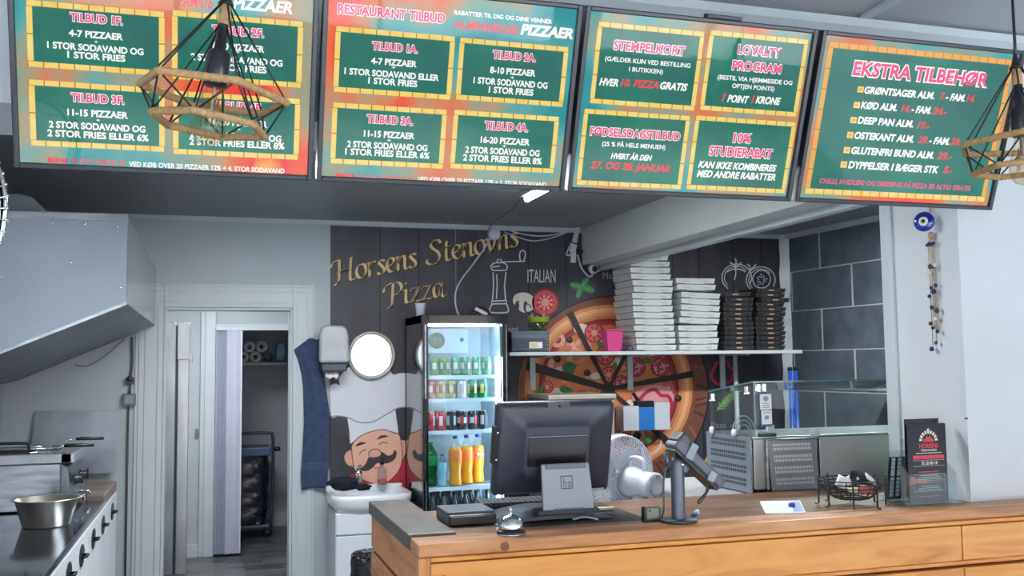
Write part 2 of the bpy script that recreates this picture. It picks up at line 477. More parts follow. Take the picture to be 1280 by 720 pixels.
struct('exterior_building', hz, [mat('street_front', '#5e534b', 0.8, var=0.25, vscale=0.5), mat('window_dark', '#2e3a44', 0.1)])

# ---------------------------------------------------------------- wall mural (printed sheet on the back wall)
YM = YW - 0.006
_lay = [0]
def lay():
    _lay[0] += 1
    return YM - 0.0018 - 0.00002 * _lay[0]
def wp(x, y, yy=YM):
    q = at(x, y, 'Y', yy); return (q[0], yy, q[2])
mural = thing('wall_mural', 'dark plank-pattern mural on the back wall with gold lettering, pizza and chef', 'mural', (2.4, YM, 0))
XM0, XM1 = wp(413, 400)[0], 4.17
pl = MB().box(XM0, XM1, YM - 0.001, YW - 0.0005, 0.3, ZK - 0.035)
pl.k = 1
for px in (475, 523, 660, 707, 787, 840, 873, 915, 951):
    x = wp(px, 300)[0]; pl.box(x - 0.006, x + 0.006, YM - 0.0014, YM, 0.3, ZK - 0.035)
pl.k = 2
x = wp(569.5, 300)[0]; pl.box(x - 0.003, x + 0.003, YM - 0.0014, YM, 0.3, ZK - 0.035)
M_mur = mat('mural_planks', '#43434c', 0.5, vscale=2.2, color2='#2d2e38', stretch=(3, 1, 0.6))
M_gap = mat('mural_gaps', '#1d1d24', 0.5)
pl.build('printed_planks', [M_mur, M_gap, mat('mural_seam', '#7f8288', 0.5)], mural)
INK = {}
def ink(h):
    if h not in INK:
        INK[h] = mat('print_' + h.lstrip('#'), h, 0.5)
    return INK[h]
class Print:
    """layers of flat print that make one part of the mural"""
    def __init__(s, go_on=False):
        s.mb = MB(); s.ms = []
        if not go_on: _lay[0] = 0
    def _c(s, h):
        m = ink(h)
        if m not in s.ms: s.ms.append(m)
        s.mb.k = s.ms.index(m)
    def blob(s, pts, h, smooth=True, n=5):
        s._c(h); y = lay()
        P = crom(pts, n) if smooth else pts
        s.mb.poly([wp(p[0], p[1], y) for p in P]); return s
    def disc(s, c, r, h, ry=None, a=0.0):
        return s.blob([(c[0] + r * cos(t) * cos(a) - (ry or r) * sin(t) * sin(a), c[1] + r * cos(t) * sin(a) + (ry or r) * sin(t) * cos(a)) for t in [2 * pi * k / 36 for k in range(36)]], h, False)
    def stroke(s, pts, w, h, smooth=True, closed=False, n=5):
        s._c(h); y = lay()
        P = crom(pts, n, closed) if smooth else [np.array(p, float) for p in pts]
        if closed: P = list(P) + [P[0]]
        L, R = [], []
        for i in range(len(P)):
            if closed:
                t = P[(i + 1) % (len(P) - 1)] - P[i - 1 if i > 0 else -2]
            else:
                t = P[min(i + 1, len(P) - 1)] - P[max(i - 1, 0)]
            t = t / (np.linalg.norm(t) + 1e-9); nn = np.array([-t[1], t[0]]) * w / 2
            L.append(wp(*(P[i] + nn), y)); R.append(wp(*(P[i] - nn), y))
        s.mb.grid([L, R], smooth=False); return s
    def text(s, t, x0, x1, y, hpx, h, bold=0.0, slope=0.0):
        s._c(h); yy = lay()
        put_text(s.mb, t, lambda u, v, n: wp(u, y - v + slope * (u - x0), yy), x0, x1, 0, hpx, bold); return s
    def done(s, name, **k):
        return s.mb.build(name, s.ms, mural, **k)

# gold pen lettering, drawn with a broad slanted nib
G = {
 'H': [[(-.15, 1.15), (-.02, 1.45), (.3, 1.6), (.42, 1.55)], [(.42, 1.6), (.3, .9), (.12, .1), (-.2, -.12)], [(1.15, 1.62), (1.02, 1.1), (.85, .2), (.95, 0), (1.15, .1)], [(.15, .72), (.5, .8), (1.0, .85)]],
 'o': [[(.45, 1.0), (.15, .85), (.02, .4), (.15, .03), (.42, .08), (.6, .5), (.58, .88), (.42, 1.0)]],
 'r': [[(.02, .92), (.16, .95), (.1, .5), (.03, 0)], [(.1, .5), (.28, .9), (.45, 1.0), (.52, .92)]],
 's': [[(.5, .86), (.35, 1.0), (.16, .85), (.3, .55), (.4, .3), (.3, .04), (.08, .02), (-.03, .16)]],
 'e': [[(.1, .45), (.4, .6), (.5, .85), (.34, 1.0), (.12, .8), (.03, .35), (.18, .02), (.38, .06), (.52, .22)]],
 'n': [[(.02, .92), (.17, .95), (.1, .5), (.03, 0)], [(.08, .45), (.3, .88), (.52, .97), (.54, .7), (.46, .15), (.54, .0), (.68, .12)]],
 'S': [[(.95, 1.35), (.85, 1.58), (.6, 1.62), (.35, 1.4), (.42, 1.1), (.68, .75), (.72, .4), (.5, .05), (.15, -.02), (-.08, .2), (-.02, .38)]],
 't': [[(.3, 1.4), (.2, .9), (.1, .25), (.18, .0), (.4, .12)], [(-.05, .95), (.2, .97), (.46, 1.0)]],
 'v': [[(-.02, .88), (.12, .97), (.17, .5), (.18, .0)], [(.18, .0), (.42, .4), (.55, .8), (.48, 1.0)]],
 'P': [[(.42, 1.55), (.3, .9), (.14, .1), (-.12, -.12)], [(-.2, 1.05), (-.05, 1.4), (.35, 1.62), (.75, 1.55), (.85, 1.2), (.65, .85), (.25, .72)]],
 'i': [[(.02, .92), (.16, .95), (.08, .4), (.08, .03), (.26, .1)], [(.2, 1.38), (.24, 1.43)]],
 'z': [[(.05, .82), (.2, .97), (.5, .92), (.54, .98)], [(.54, .96), (.3, .5), (.0, .03)], [(.0, .03), (.25, .1), (.42, .0), (.55, .12)]],
 'a': [[(.52, .92), (.32, 1.0), (.1, .75), (.04, .3), (.14, .02), (.34, .2), (.52, .75)], [(.56, 1.0), (.48, .5), (.46, .1), (.56, .0), (.68, .12)]],
}
ADV = {'H': 1.25, 'o': .72, 'r': .56, 's': .56, 'e': .6, 'n': .74, 'S': 1.0, 't': .5, 'v': .68, 'P': .9, 'i': .36, 'z': .64, 'a': .74, ' ': .55}
def pen_text(pr, word, p0, p1, xh, h, w, dx=0, dy=0):
    pr._c(h); y = lay()
    tot = sum(ADV[c] for c in word); d = np.array([p1[0] - p0[0], p1[1] - p0[1]], float)
    ux = d / tot; uy = np.array([d[1], -d[0]]) / np.linalg.norm(d) * xh
    nib = (ux * 0.30 + uy * 0.13); nib = nib / np.linalg.norm(nib) * w
    x = 0.0
    for c in word:
        for st in G.get(c, []):
            P = crom(st, 6, False)
            A = [np.array(p0) + ux * (x + q[0]) + uy * q[1] + (dx, dy) for q in P]
            L = [wp(*(q + nib / 2), y) for q in A]; R = [wp(*(q - nib / 2), y) for q in A]
            pr.mb.grid([L, R], smooth=False)
            # a little thickness across the nib so that strokes along it do not vanish
            t = np.array([-nib[1], nib[0]]) * 0.32
            L = [wp(*(q + t / 2), y) for q in A]; R = [wp(*(q - t / 2), y) for q in A]
            pr.mb.grid([L, R], smooth=False)
        x += ADV[c]
pr = Print()
for dx, dy, hcol, w in ((1.2, 1.0, '#1a1410', 4.9), (0, 0, '#f8d698', 3.9)):
    pen_text(pr, 'Horsens', (421, 354), (524, 333), 17.5, hcol, w, dx, dy)
    pen_text(pr, 'Stenovns', (536, 331), (651, 307), 17.5, hcol, w, dx, dy)
    pen_text(pr, 'Pizza', (487, 383), (559, 370), 17.5, hcol, w, dx, dy)
pr.done('gold_lettering', label='gold slanted lettering')

# white line drawings and words
WL = '#d4d6da'
pr = Print()
c = lambda x, y: (400 + x / 4, 260 + y / 4)
for ln in ([(865, 322), (868, 390), (862, 460)], [(930, 322), (922, 390), (928, 460)], [(884, 330), (886, 390), (882, 455)], [(862, 310), (854, 292), (872, 276), (915, 274), (936, 290), (930, 312)], [(862, 312), (930, 312)], [(862, 296), (900, 290)], [(858, 466), (932, 462)], [(858, 466), (858, 480), (932, 478), (932, 462)], [(860, 482), (848, 505), (856, 522), (934, 522), (941, 502), (932, 480)], [(886, 274), (886, 258), (906, 258), (906, 274)], [(906, 270), (1026, 266)], [(1002, 266), (998, 238), (1004, 216), (1020, 214), (1027, 236), (1018, 264)], [(862, 288), (862, 276)]):
    pr.stroke([c(*p) for p in ln], 1.5, WL, smooth=len(ln) > 4)
pr.done('pepper_mill_drawing', label='white line drawing of a pepper mill')
for w_, x0_, x1_, y_, h_, k_ in (('ITALIAN', 659.5, 694.5, 345, 16, WL), ('Marg', 753.5, 773, 344.5, 8.5, '#9a9da4'), ('ood', 635.5, 647, 411, 6.5, '#aaaeb5'), ('Pizza  on', 889, 922, 531.5, 6.5, '#8f939a')):
    pr = Print(); pr.text(w_, x0_, x1_, y_, h_, k_); pr.done('printed_word', label='small white printed word ' + w_)
pr = Print()
for cx, cy, r in ((921, 347, 18.5), (951, 350, 18)):
    pr.stroke([(cx + r * cos(t), cy + r * .92 * sin(t)) for t in [2.2 + k * 4.6 / 10 for k in range(11)]], 1.3, WL)
    pr.stroke([(cx + (r - 3) * cos(t), cy + (r - 3) * .92 * sin(t)) for t in [2.4 + k * 3.2 / 8 for k in range(9)]], 1.0, WL)
pr.disc((952, 349), 11, '#1f2330'); pr.stroke([(952 + 11 * cos(t), 349 + 11 * sin(t)) for t in [k * 2 * pi / 10 for k in range(10)]], 1.3, WL, closed=True)
for k in range(16):
    pr.disc((952 + 7 * cos(k * 2.4) * (0.4 + .04 * k), 350 + 7 * sin(k * 2.4) * (0.4 + .04 * k)), 0.9, WL)
for a, b in (((919, 336), (908, 340)), ((919, 336), (932, 340)), ((919, 335), (918, 350)), ((919, 335), (912, 328)), ((919, 335), (927, 328)), ((919, 334), (919, 323)), ((938, 338), (945, 330)), ((938, 338), (934, 330))):
    pr.stroke([a, ((a[0] + b[0]) / 2 + 1.2, (a[1] + b[1]) / 2 - 1), b], 1.6, WL)
pr.done('tomato_drawing', label='white line drawing of two tomatoes')
c = lambda x, y: (630 + x / 3.79, 270 + y / 3.79)
pr = Print()
pr.disc((681.5, 378), 16.5, '#c22b3a').disc((681.5, 378), 14.2, '#d9535a').disc((682, 378), 9, '#e89a8e')
for k in range(9):
    a = k * 2 * pi / 9
    pr.stroke([(681.5 + 5 * cos(a), 378 + 5 * sin(a)), (681.5 + 11.5 * cos(a), 378 + 11.5 * sin(a))], 2.2, '#b32434', smooth=False)
pr.done('tomato_slice_print', label='red tomato slice')
pr = Print()
pr.blob([c(*p) for p in ((42, 398), (55, 372), (90, 362), (125, 372), (148, 396), (148, 425), (130, 448), (108, 452), (104, 432), (112, 412), (96, 405), (92, 440), (100, 458), (72, 446), (72, 420), (62, 404), (50, 420))], '#d9cfc4')
pr.stroke([c(*p) for p in ((100, 432), (108, 418), (122, 422), (128, 436))], 1.6, '#6b5348').stroke([c(*p) for p in ((54, 414), (64, 404), (74, 408))], 1.4, '#6b5348')
pr.done('mushroom_print', label='pale cut mushroom')
pr = Print()
for (x, y, a, l) in ((720, 357, .25, 8), (735, 361, .35, 9), (724, 366, 1.9, 7), (731, 353, -.9, 7)):
    pr.disc((x, y), l, '#3f8f55', ry=l * .5, a=a); pr.stroke([(x - l * .8 * cos(a), y - l * .8 * sin(a)), (x + l * .8 * cos(a), y + l * .8 * sin(a))], .7, '#86c08c', smooth=False)
pr.done('basil_leaf_print', label='green basil sprig')
pr = Print()
pr.stroke([(889, 468), (893, 460), (896, 454), (903, 451), (910, 453), (912, 459), (917, 462), (916, 470), (911, 478), (905, 475), (899, 480), (892, 476)], 3.4, '#d3344a', closed=True)
pr.done('pepper_ring_print', label='red outline of a pepper ring')
pr = Print()
for k in range(7):
    t = k / 6; x, y = 897 + 22 * t, 512 - 22 * t
    pr.stroke([(x, y), (x + 3, y - 9)], 1.8, '#7fae5a', smooth=False).stroke([(x, y), (x + 9, y - 2)], 1.8, '#7fae5a', smooth=False)
pr.stroke([(896, 513), (920, 489)], 1.3, '#8fbd66', smooth=False)
pr.blob([(878, 585), (884, 570), (893, 567), (898, 575), (895, 590)], '#d9ad4c')
pr.done('herb_print', label='green herb sprig')

# the large pizza on its round board
pr = Print(); PC = (761, 486)
pr.disc((766, 490), 121, '#2a1d1b').disc((766, 490), 119, '#7b4b3d')
for k in range(26):
    a0 = -1.2 + k * 0.13
    pr.stroke([(766 + r * cos(a0 + .12 * sin(r * .05 + k)), 490 + r * sin(a0 + .12 * sin(r * .05 + k))) for r in (104, 109, 114, 118)], 2.5 + (k % 3), ('#4a2d27', '#92604c', '#5c3830')[k % 3])
pr.done('wooden_board_print', label='brown round wooden board')
pr = Print(True)
for r, h in ((107, '#9c4a2c'), (105, '#dd8f58'), (101, '#efb584'), (96, '#e59a63'), (92, '#d37d4c'), (88, '#8f2b30'), (84, '#b04038'), (80, '#d9814c')):
    pr.disc(PC, r, h)
for k in range(140):
    a = k * 2.399; r = 8 + 70 * ((k * 0.618) % 1) ** .5
    pr.disc((PC[0] + r * cos(a), PC[1] + r * sin(a)), 2.5 + 3.5 * ((k * .37) % 1), ('#e59a5f', '#dd7f52', '#eab07a', '#c96a48', '#e3976c')[k % 5], ry=2.5)
pr.done('pizza_print', label='large sliced pizza')
pr = Print(True)
def tomato(x, y, r):
    pr.disc((x, y), r, '#b8283a').disc((x, y), r * .84, '#e3766f').disc((x, y), r * .3, '#eeb0a0')
    for k in range(7):
        a = k * 2 * pi / 7 + x
        pr.stroke([(x + .35 * r * cos(a), y + .35 * r * sin(a)), (x + .74 * r * cos(a), y + .74 * r * sin(a))], r * .2, '#c53a45', smooth=False)
def salami(x, y, r):
    pr.disc((x, y), r, '#8e1f33').disc((x, y), r * .88, '#b8445a')
    for k in range(28):
        a = k * 2.4; q = r * .78 * ((k * .7548 + .13 * sin(k * 5.3)) % 1) ** .5; a = k * 1.618 + 2 * sin(k * 3.1)
        pr.disc((x + q * cos(a), y + q * sin(a)), r * .1, '#e6a9ae')
def olive(x, y, r): pr.disc((x, y), r, '#1c1a1c').disc((x - r * .2, y - r * .3), r * .4, '#55514f')
def leaf(x, y, l, a): pr.disc((x, y), l, '#3d7a3e', ry=l * .5, a=a).stroke([(x - l * cos(a), y - l * sin(a)), (x + l * cos(a), y + l * sin(a))], .6, '#7cab62', smooth=False)
def mozz(x, y, r): pr.blob([(x - r, y), (x - .4 * r, y - .6 * r), (x + .6 * r, y - .5 * r), (x + r, y + .2 * r), (x + .2 * r, y + .6 * r), (x - .7 * r, y + .5 * r)], '#efe3d6')
def shrimp(x, y, r, a0=0.0):
    pr.stroke([(x + r * cos(a0 + t), y + r * sin(a0 + t)) for t in (0, .7, 1.4, 2.1, 2.8, 3.5)], r * .75, '#eba58c')
    for t in (.4, 1.1, 1.8, 2.5, 3.1):
        pr.stroke([(x + .7 * r * cos(a0 + t), y + .7 * r * sin(a0 + t)), (x + 1.3 * r * cos(a0 + t), y + 1.3 * r * sin(a0 + t))], .8, '#f5cdb9', smooth=False)
for q in ((697, 456, 9, .5), (721, 448, 9, 2.2), (742, 474, 8, .3), (728, 434, 8, 3.4), (710, 436, 8, 4.4), (697, 425, 7, 5.2), (678, 440, 7, 4.0)): shrimp(*q)
for q in ((727, 411, 10), (745, 470, 7), (696, 491, 10), (736, 495, 8), (770, 452, 8), (757, 428, 9), (700, 462, 6), (803, 425, 9), (790, 505, 9)): mozz(*q)
for q in ((743, 416, 12.5), (757, 444, 12.5), (761, 468, 10), (684, 484, 8), (727, 493, 6), (750, 490, 5), (690, 508, 8), (820, 437, 11), (836, 485, 8)): tomato(*q)
for q in ((795, 459, 12), (826, 459, 12), (777, 478, 9), (795, 432, 10), (829, 430, 9), (812, 412, 9), (776, 565, 10)): salami(*q)
for q in ((712, 425, 4), (697, 449, 4.3), (734, 466, 4.3), (733, 494, 3), (796, 545, 5), (776, 531, 5), (848, 498, 4)): olive(*q)
for q in ((751, 431, 6, .8), (768, 457, 5, 1.9), (809, 451, 6, .3), (787, 473, 5, 1.0), (708, 488, 9, .3), (676, 490, 9, 1.9), (812, 475, 5, .2), (784, 415, 6, 2.)): leaf(*q)
pr.blob([(705, 455), (713, 452), (720, 457), (718, 465), (714, 473), (708, 466), (703, 462)], '#2f6b3c')
pr.blob([(790, 495), (806, 484), (828, 482), (842, 494), (836, 512), (810, 514), (796, 508)], '#d99a9c')
pr.stroke([(799, 505), (806, 492), (818, 487), (826, 494), (836, 496), (840, 510), (832, 520), (812, 516)], 4.5, '#b8283a', closed=True)
pr.stroke([(808 + 19 * cos(t), 549 + 19 * sin(t)) for t in [k * 2 * pi / 10 for k in range(10)]], 2.6, '#e9cdc6', closed=True)
pr.stroke([(790 + 15 * cos(t), 547 + 15 * sin(t)) for t in [k * 2 * pi / 10 for k in range(10)]], 2.2, '#e9cdc6', closed=True)
pr.disc((810, 550), 6, '#5d9440').disc((810, 550), 3.4, '#a9cc7a')
pr.done('topping_print', label='printed tomato, salami, olive and herb toppings')
pr = Print(True)
for ang, w0, w1 in ((196, 7, 12), (243, 4, 8), (296, 3.5, 8), (350, 5, 8), (42, 4, 9), (95, 4, 9), (150, 4, 10)):
    a = radians(ang); d = np.array([cos(a), sin(a)]); nn = np.array([-d[1], d[0]]); p0 = np.array(PC, float); p1 = p0 + d * 107
    pr.blob([p0 - nn * w0 / 2, p1 - nn * w1 / 2, p1 + nn * w1 / 2, p0 + nn * w0 / 2], '#2b2223', False)
pr.disc(PC, 8, '#2b2223')
pr.done('slice_gap_print', label='dark gaps between the pizza slices')

# the chef
pr = Print(); c = lambda x, y: (400 + x / 4, 460 + y / 4)
def B(pts, h, **k): pr.blob([c(*p) for p in pts], h, **k)
def S(pts, w, h): pr.stroke([c(*p) for p in pts], w, h)
B([(130, 390), (150, 330), (390, 310), (425, 360), (420, 480), (395, 540), (180, 550)], '#332c2d')
B([(165, 530), (160, 575), (230, 605), (420, 605), (440, 480), (415, 450)], '#b52b3c')
S([(330, 590), (420, 560)], .8, '#7c1a2b')
B([(168, 412), (142, 412), (122, 435), (124, 466), (145, 490), (175, 488)], '#e0a48f'); S([(168, 412), (142, 412), (122, 435), (124, 466), (145, 490), (172, 488)], 1.0, '#4a322e')
B([(392, 372), (415, 358), (434, 375), (432, 420), (415, 458), (395, 440)], '#e0a48f'); S([(392, 372), (415, 358), (434, 375), (432, 420), (415, 458)], 1.0, '#4a322e')
B([(158, 400), (162, 455), (176, 515), (215, 560), (300, 582), (352, 560), (398, 505), (412, 440), (405, 370), (385, 325), (320, 305), (240, 320), (185, 355)], '#e8b29b')
S([(158, 400), (162, 455), (176, 515), (215, 560), (300, 582), (352, 560), (398, 505), (412, 440), (405, 370)], 1.0, '#4a322e')
B([(135, 245), (152, 380), (200, 340), (250, 318), (320, 305), (392, 325), (378, 200), (320, 225), (250, 255)], '#dfe2ea', smooth=False)
S([(135, 250), (145, 320), (152, 380), (200, 342), (250, 320), (320, 307), (392, 327), (385, 260), (378, 200)], 1.1, '#4c4f5c')
B([(55, 243), (48, 150), (50, 92), (78, 78), (98, 84), (94, 52), (120, 18), (165, -10), (300, -20), (345, 5), (365, 32), (405, 26), (470, 30), (520, 50), (530, 140), (495, 200), (440, 196), (392, 200), (345, 225), (318, 240), (262, 270), (195, 272), (145, 250), (95, 240)], '#dcdfe8')
S([(55, 243), (95, 240), (145, 250), (195, 272), (262, 270), (318, 240), (345, 225), (392, 200), (440, 196), (495, 200)], 1.4, '#7f8494')
S([(55, 243), (48, 150), (50, 92), (78, 78), (98, 84), (94, 52), (120, 18)], .9, '#8a8f9c')
B([(176, 392), (198, 372), (230, 374), (202, 386)], '#2b2523'); B([(284, 358), (308, 336), (342, 341), (312, 350)], '#2b2523')
S([(196, 432), (210, 416), (232, 408)], 1.0, '#3a2a28'); S([(296, 384), (314, 372), (340, 377)], 1.0, '#3a2a28')
B([(190, 486), (196, 506), (230, 516), (262, 500), (282, 478), (300, 476), (338, 476), (372, 458), (382, 432), (372, 412), (362, 430), (338, 438), (310, 420), (288, 440), (268, 446), (244, 446), (228, 478), (204, 500)], '#37343a')
S([(190, 488), (204, 486), (206, 498)], 1.2, '#37343a'); S([(382, 432), (378, 416), (368, 416)], 1.4, '#37343a')
B([(246, 444), (244, 424), (262, 408), (290, 406), (306, 424), (296, 440), (272, 446)], '#e5a68f'); S([(246, 444), (244, 424), (262, 408), (290, 406), (306, 424)], 1.0, '#4a322e')
S([(272, 500), (298, 498), (316, 480)], 1.0, '#4a322e')
pr.done('chef_print', label='laughing moustached chef in a white hat')

# ---------------------------------------------------------------- kitchen, left side
# extractor hood
hd = thing('extractor_hood', 'large steel extractor hood with sloping underside above the fryer', 'extractor hood', (-0.76, 5.4, 1.48))
HX, HY0, HY1 = -0.338, 4.26, 6.46
hpf = lambda y: [(-1.185, y, 2.178), (-1.185, y, 1.47), (-1.10, y, 1.493), (HX, y, 1.822), (HX, y, 2.178)]
b = MB(); T_ = 0.004
P0, P1 = hpf(HY0), hpf(HY1)
b.prism(P0, (0, 0.006, 0))
b.build('end_panel', M_hood, hd)
b = MB(); b.prism(hpf(HY1 - 0.006), (0, 0.006, 0)); b.build('end_panel', M_hood, hd)
b = MB(); b.box(HX - 0.006, HX, HY0 + 0.006, HY1 - 0.006, 1.822, 2.178); b.build('side_panel', mat('polished_steel', '#a4abb2', 0.13, 0.95, var=0.12, vscale=4), hd, bevel=0.002)
b = MB(); b.prism([(-1.10, HY0 + .006, 1.50), (HX - .006, HY0 + .006, 1.829), (HX - .006, HY0 + .006, 1.822), (-1.10, HY0 + .006, 1.493)], (0, HY1 - HY0 - 0.012, 0))
b.prism([(-1.185, HY0 + .006, 1.478), (-1.10, HY0 + .006, 1.50), (-1.10, HY0 + .006, 1.493), (-1.185, HY0 + .006, 1.47)], (0, HY1 - HY0 - 0.012, 0))
b.build('underside', M_steeld, hd)
b = MB(); b.box(-1.185, HX - .006, HY0 + .006, HY1 - .006, 2.172, 2.178); b.build('top_panel', M_hood, hd)
b = MB()
b.prism([(-1.10, HY0 - .006, 1.483), (HX + .004, HY0 - .006, 1.812), (HX + .004, HY0 - .006, 1.826), (-1.10, HY0 - .006, 1.497)], (0, 0.012, 0))
b.box(-1.185, HX + .003, HY0 - .008, HY0, 2.155, 2.182)
b.build('edge_strip', M_steel, hd)
for x, z in ((-.78, 2.14), (-.62, 2.14), (-.5, 2.14), (-.38, 2.13), (-.36, 2.02), (-.55, 1.98), (-.8, 1.92), (-.36, 1.88)):
    MB().lathe([(0, -.003), (.004, -.002), (.005, 0)], (x, HY0, z), 10, rotm(radians(-90))).build('rivet', M_chrome, hd)
# exhaust duct on top of the hood
b = MB(); b.prism([(-1.0, 4.62, 2.178), (-.66, 4.62, 2.178), (-.755, 4.62, 2.30), (-.80, 4.62, 2.315), (-1.0, 4.62, 2.315)], (0, 1.3, 0))
b.build('exhaust_duct', mat('duct_metal', '#6d757c', 0.45, 0.6), None, bevel=0.008, label='dark metal exhaust duct lying on top of the steel hood', cat='duct', loc=(-.83, 5.2, 2.178))

# steel worktop on white drawer fronts
CX = -0.5
kc = thing('kitchen_counter', 'steel-topped kitchen counter with white doors along the left wall', 'counter', (-0.85, 4.6, 0))
b = MB(); b.box(-1.185, CX - 0.02, 3.3, 5.98, 0.1, 0.872); b.box(-1.185, CX - 0.07, 3.3, 5.98, 0, 0.1); b.build('cabinet_body', mat('white_laminate', '#d4dae0', 0.4), kc)
b = MB(); b.box(-1.185, CX, 3.3, 5.33, 0.872, 0.9); b.build('steel_top', mat('worktop_steel', '#78818b', 0.1, 0.95, var=0.12, vscale=4), kc, bevel=0.006)
b = MB(); b.box(-1.185, CX - 0.005, 5.49, 5.98, 0.872, 0.925).box(-.59, CX - .005, 5.335, 5.49, .872, .925); b.build('wooden_top', wood('board_top', '#8c7c72', '#75655c', '#5a4c45', 'X'), kc, bevel=0.004, label='thick brown wooden end of the worktop')
edges = [3.3, 3.86, 4.22, 4.62, 5.05, 5.45, 5.98]
for i in range(6):
    y0, y1 = edges[i] + .004, edges[i + 1] - .004
    d = MB().box(CX - 0.02, CX - 0.002, y0, y1, 0.12, 0.865).build('door', mat('white_front', '#dde2e8', 0.3), kc, bevel=0.003)
    yc = (y0 + y1) / 2
    h = MB(); hz_ = 0.79
    ov = [(CX - .002, yc + .07 * cos(t), hz_ + .045 * sin(t)) for t in [2 * pi * k / 20 for k in range(20)]]
    h.prism(ov, (0.004, 0, 0))
    h.tube([(CX + .002, yc - .03, hz_ - .004), (CX + .022, yc - .024, hz_), (CX + .024, yc, hz_ + .004), (CX + .022, yc + .024, hz_), (CX + .002, yc + .03, hz_ - .004)], .006, 8)
    h.build('handle', M_black, d, label='black oval handle')
# fryer on the counter
fy = thing('table_fryer', 'steel twin-basin table fryer with black-handled baskets on the kitchen counter', 'fryer', (-0.9, 5.22, 0.9))
FX, F0, F1 = -0.635, 4.99, 5.47
b = MB(); b.box(-1.17, FX - .03, F0, F1, .905, 1.118); b.build('body', M_steel, fy, bevel=0.004)
b = MB(); b.prism([(FX - .03, F0 + .004, 1.118), (FX + .0, F0 + .004, 1.1), (FX + .02, F0 + .004, .93), (FX - .03, F0 + .004, .905)], (0, F1 - F0 - .008, 0)); pn = b.build('control_panel', M_steeld, fy, bevel=0.003)
b = MB()
b.box(-1.18, FX + .02, F0 - .012, F0 + .02, 1.118, 1.165).box(FX - .03, FX + .03, F0 - .012, F1 + .012, 1.118, 1.165).box(-1.18, FX + .02, F1 - .02, F1 + .012, 1.118, 1.165).box(-1.18, -1.14, F0, F1, 1.118, 1.165).box(-1.18, FX, F0 + .21, F0 + .25, 1.118, 1.16)
b.build('rim', mat('rim_steel', '#a2a8ae', 0.42, 0.6, var=0.15, vscale=6), fy, bevel=0.005)
b = MB(); b.box(-1.14, FX - .03, F0 + .02, F1 - .02, 1.1, 1.122); b.build('oil_surface', mat('dark_oil', '#20180f', 0.08), fy)
for yy in (F0 + .13, F0 + .34):
    k_ = MB(); k_.lathe([(.0, .034), (.018, .034), (.02, .03), (.022, .006), (.028, 0), (0, 0)], (FX + .016, yy, 1.03), 16, rotm(0, radians(84)))
    k_.obox((FX + .05, yy, 1.035), (.004, .005, .026)); k_.build('knob', M_black, pn)
    v_ = MB(); v_.tube([(FX + .01, yy - .02, .955), (FX + .06, yy - .02, .95), (FX + .065, yy - .02, .935)], .008, 8); v_.tube([(FX + .06, yy - .05, .952), (FX + .06, yy + .02, .952)], .004, 6); v_.build('drain_tap', M_chrome, fy)
b = MB(); b.box(FX + .006, FX + .016, F0 + .02, F0 + .05, 1.03, 1.07); b.build('switch', M_black, pn)
for yy, zz, xo in ((F0 + .12, 1.19, 0), (F0 + .36, 1.205, .02)):
    k_ = MB()
    for j in range(5):
        k_.tube([(-1.05 + .08 * j, yy - .07, 1.13), (-1.05 + .08 * j, yy + .07, 1.13)], .002, 5)
    k_.tube([(-1.06, yy - .075, 1.168), (FX - .06, yy - .075, 1.168), (FX - .06, yy + .075, 1.168), (-1.06, yy + .075, 1.168)], .003, 5, closed=True)
    k_.tube([(FX - .06, yy - .02, 1.168), (FX - .05, yy - .005, zz), (FX - .02, yy, zz)], .003, 5); k_.tube([(FX - .06, yy + .02, 1.168), (FX - .05, yy + .005, zz), (FX - .02, yy, zz)], .003, 5)
    bs = k_.build('fry_basket', M_chrome, fy)
    g = MB(); g.tube([(FX - .03 + xo, yy, zz), (FX + .0 + xo, yy, zz + .001), (FX + .10 + xo, yy, zz)], [.007, .009, .008], 10); g.build('handle', M_black, bs, label='black basket handle')
lid = MB(); lid.box(-1.16, -.80, F0 + .03, F0 + .2, 1.166, 1.172)
lid.tube(crom([(-1.0, F0 + .06, 1.17), (-1.0, F0 + .06, 1.205), (-.97, F0 + .06, 1.212), (-.83, F0 + .06, 1.212), (-.81, F0 + .06, 1.2), (-.81, F0 + .06, 1.17)], 4, False), .007, 8)
lid.build('lid', M_blackm, fy)
# steel sheet leaning on the back wall
b = MB(); b.prism([(-1.01, YW - .02, 1.305), (-.53, YW - .02, 1.295), (-.545, YW - .075, .925), (-1.03, YW - .075, .93)], (0, 0.004, 0))
b.build('splash_sheet', mat('sheet_steel', '#9199a1', 0.32, 0.8, var=0.4, vscale=3), None, label='plain steel sheet leaning on the back wall behind the fryer', cat='metal sheet', loc=(-.78, 6.45, .925))
# mixing bowl
bw = thing('mixing_bowl', 'steel mixing bowl standing on the steel worktop beside the fryer', 'bowl', (-0.655, 4.55, 0.9))
b = MB(); b.lathe([(0, .0), (.088, .0), (.094, .006), (.123, .108), (.137, .112), (.138, .116), (.121, .113), (.09, .012), (0, .008)], (-0.655, 4.55, .9), 40); b.build('bowl', mat('bowl_steel', '#d6d0c4', 0.3, 0.9), bw)
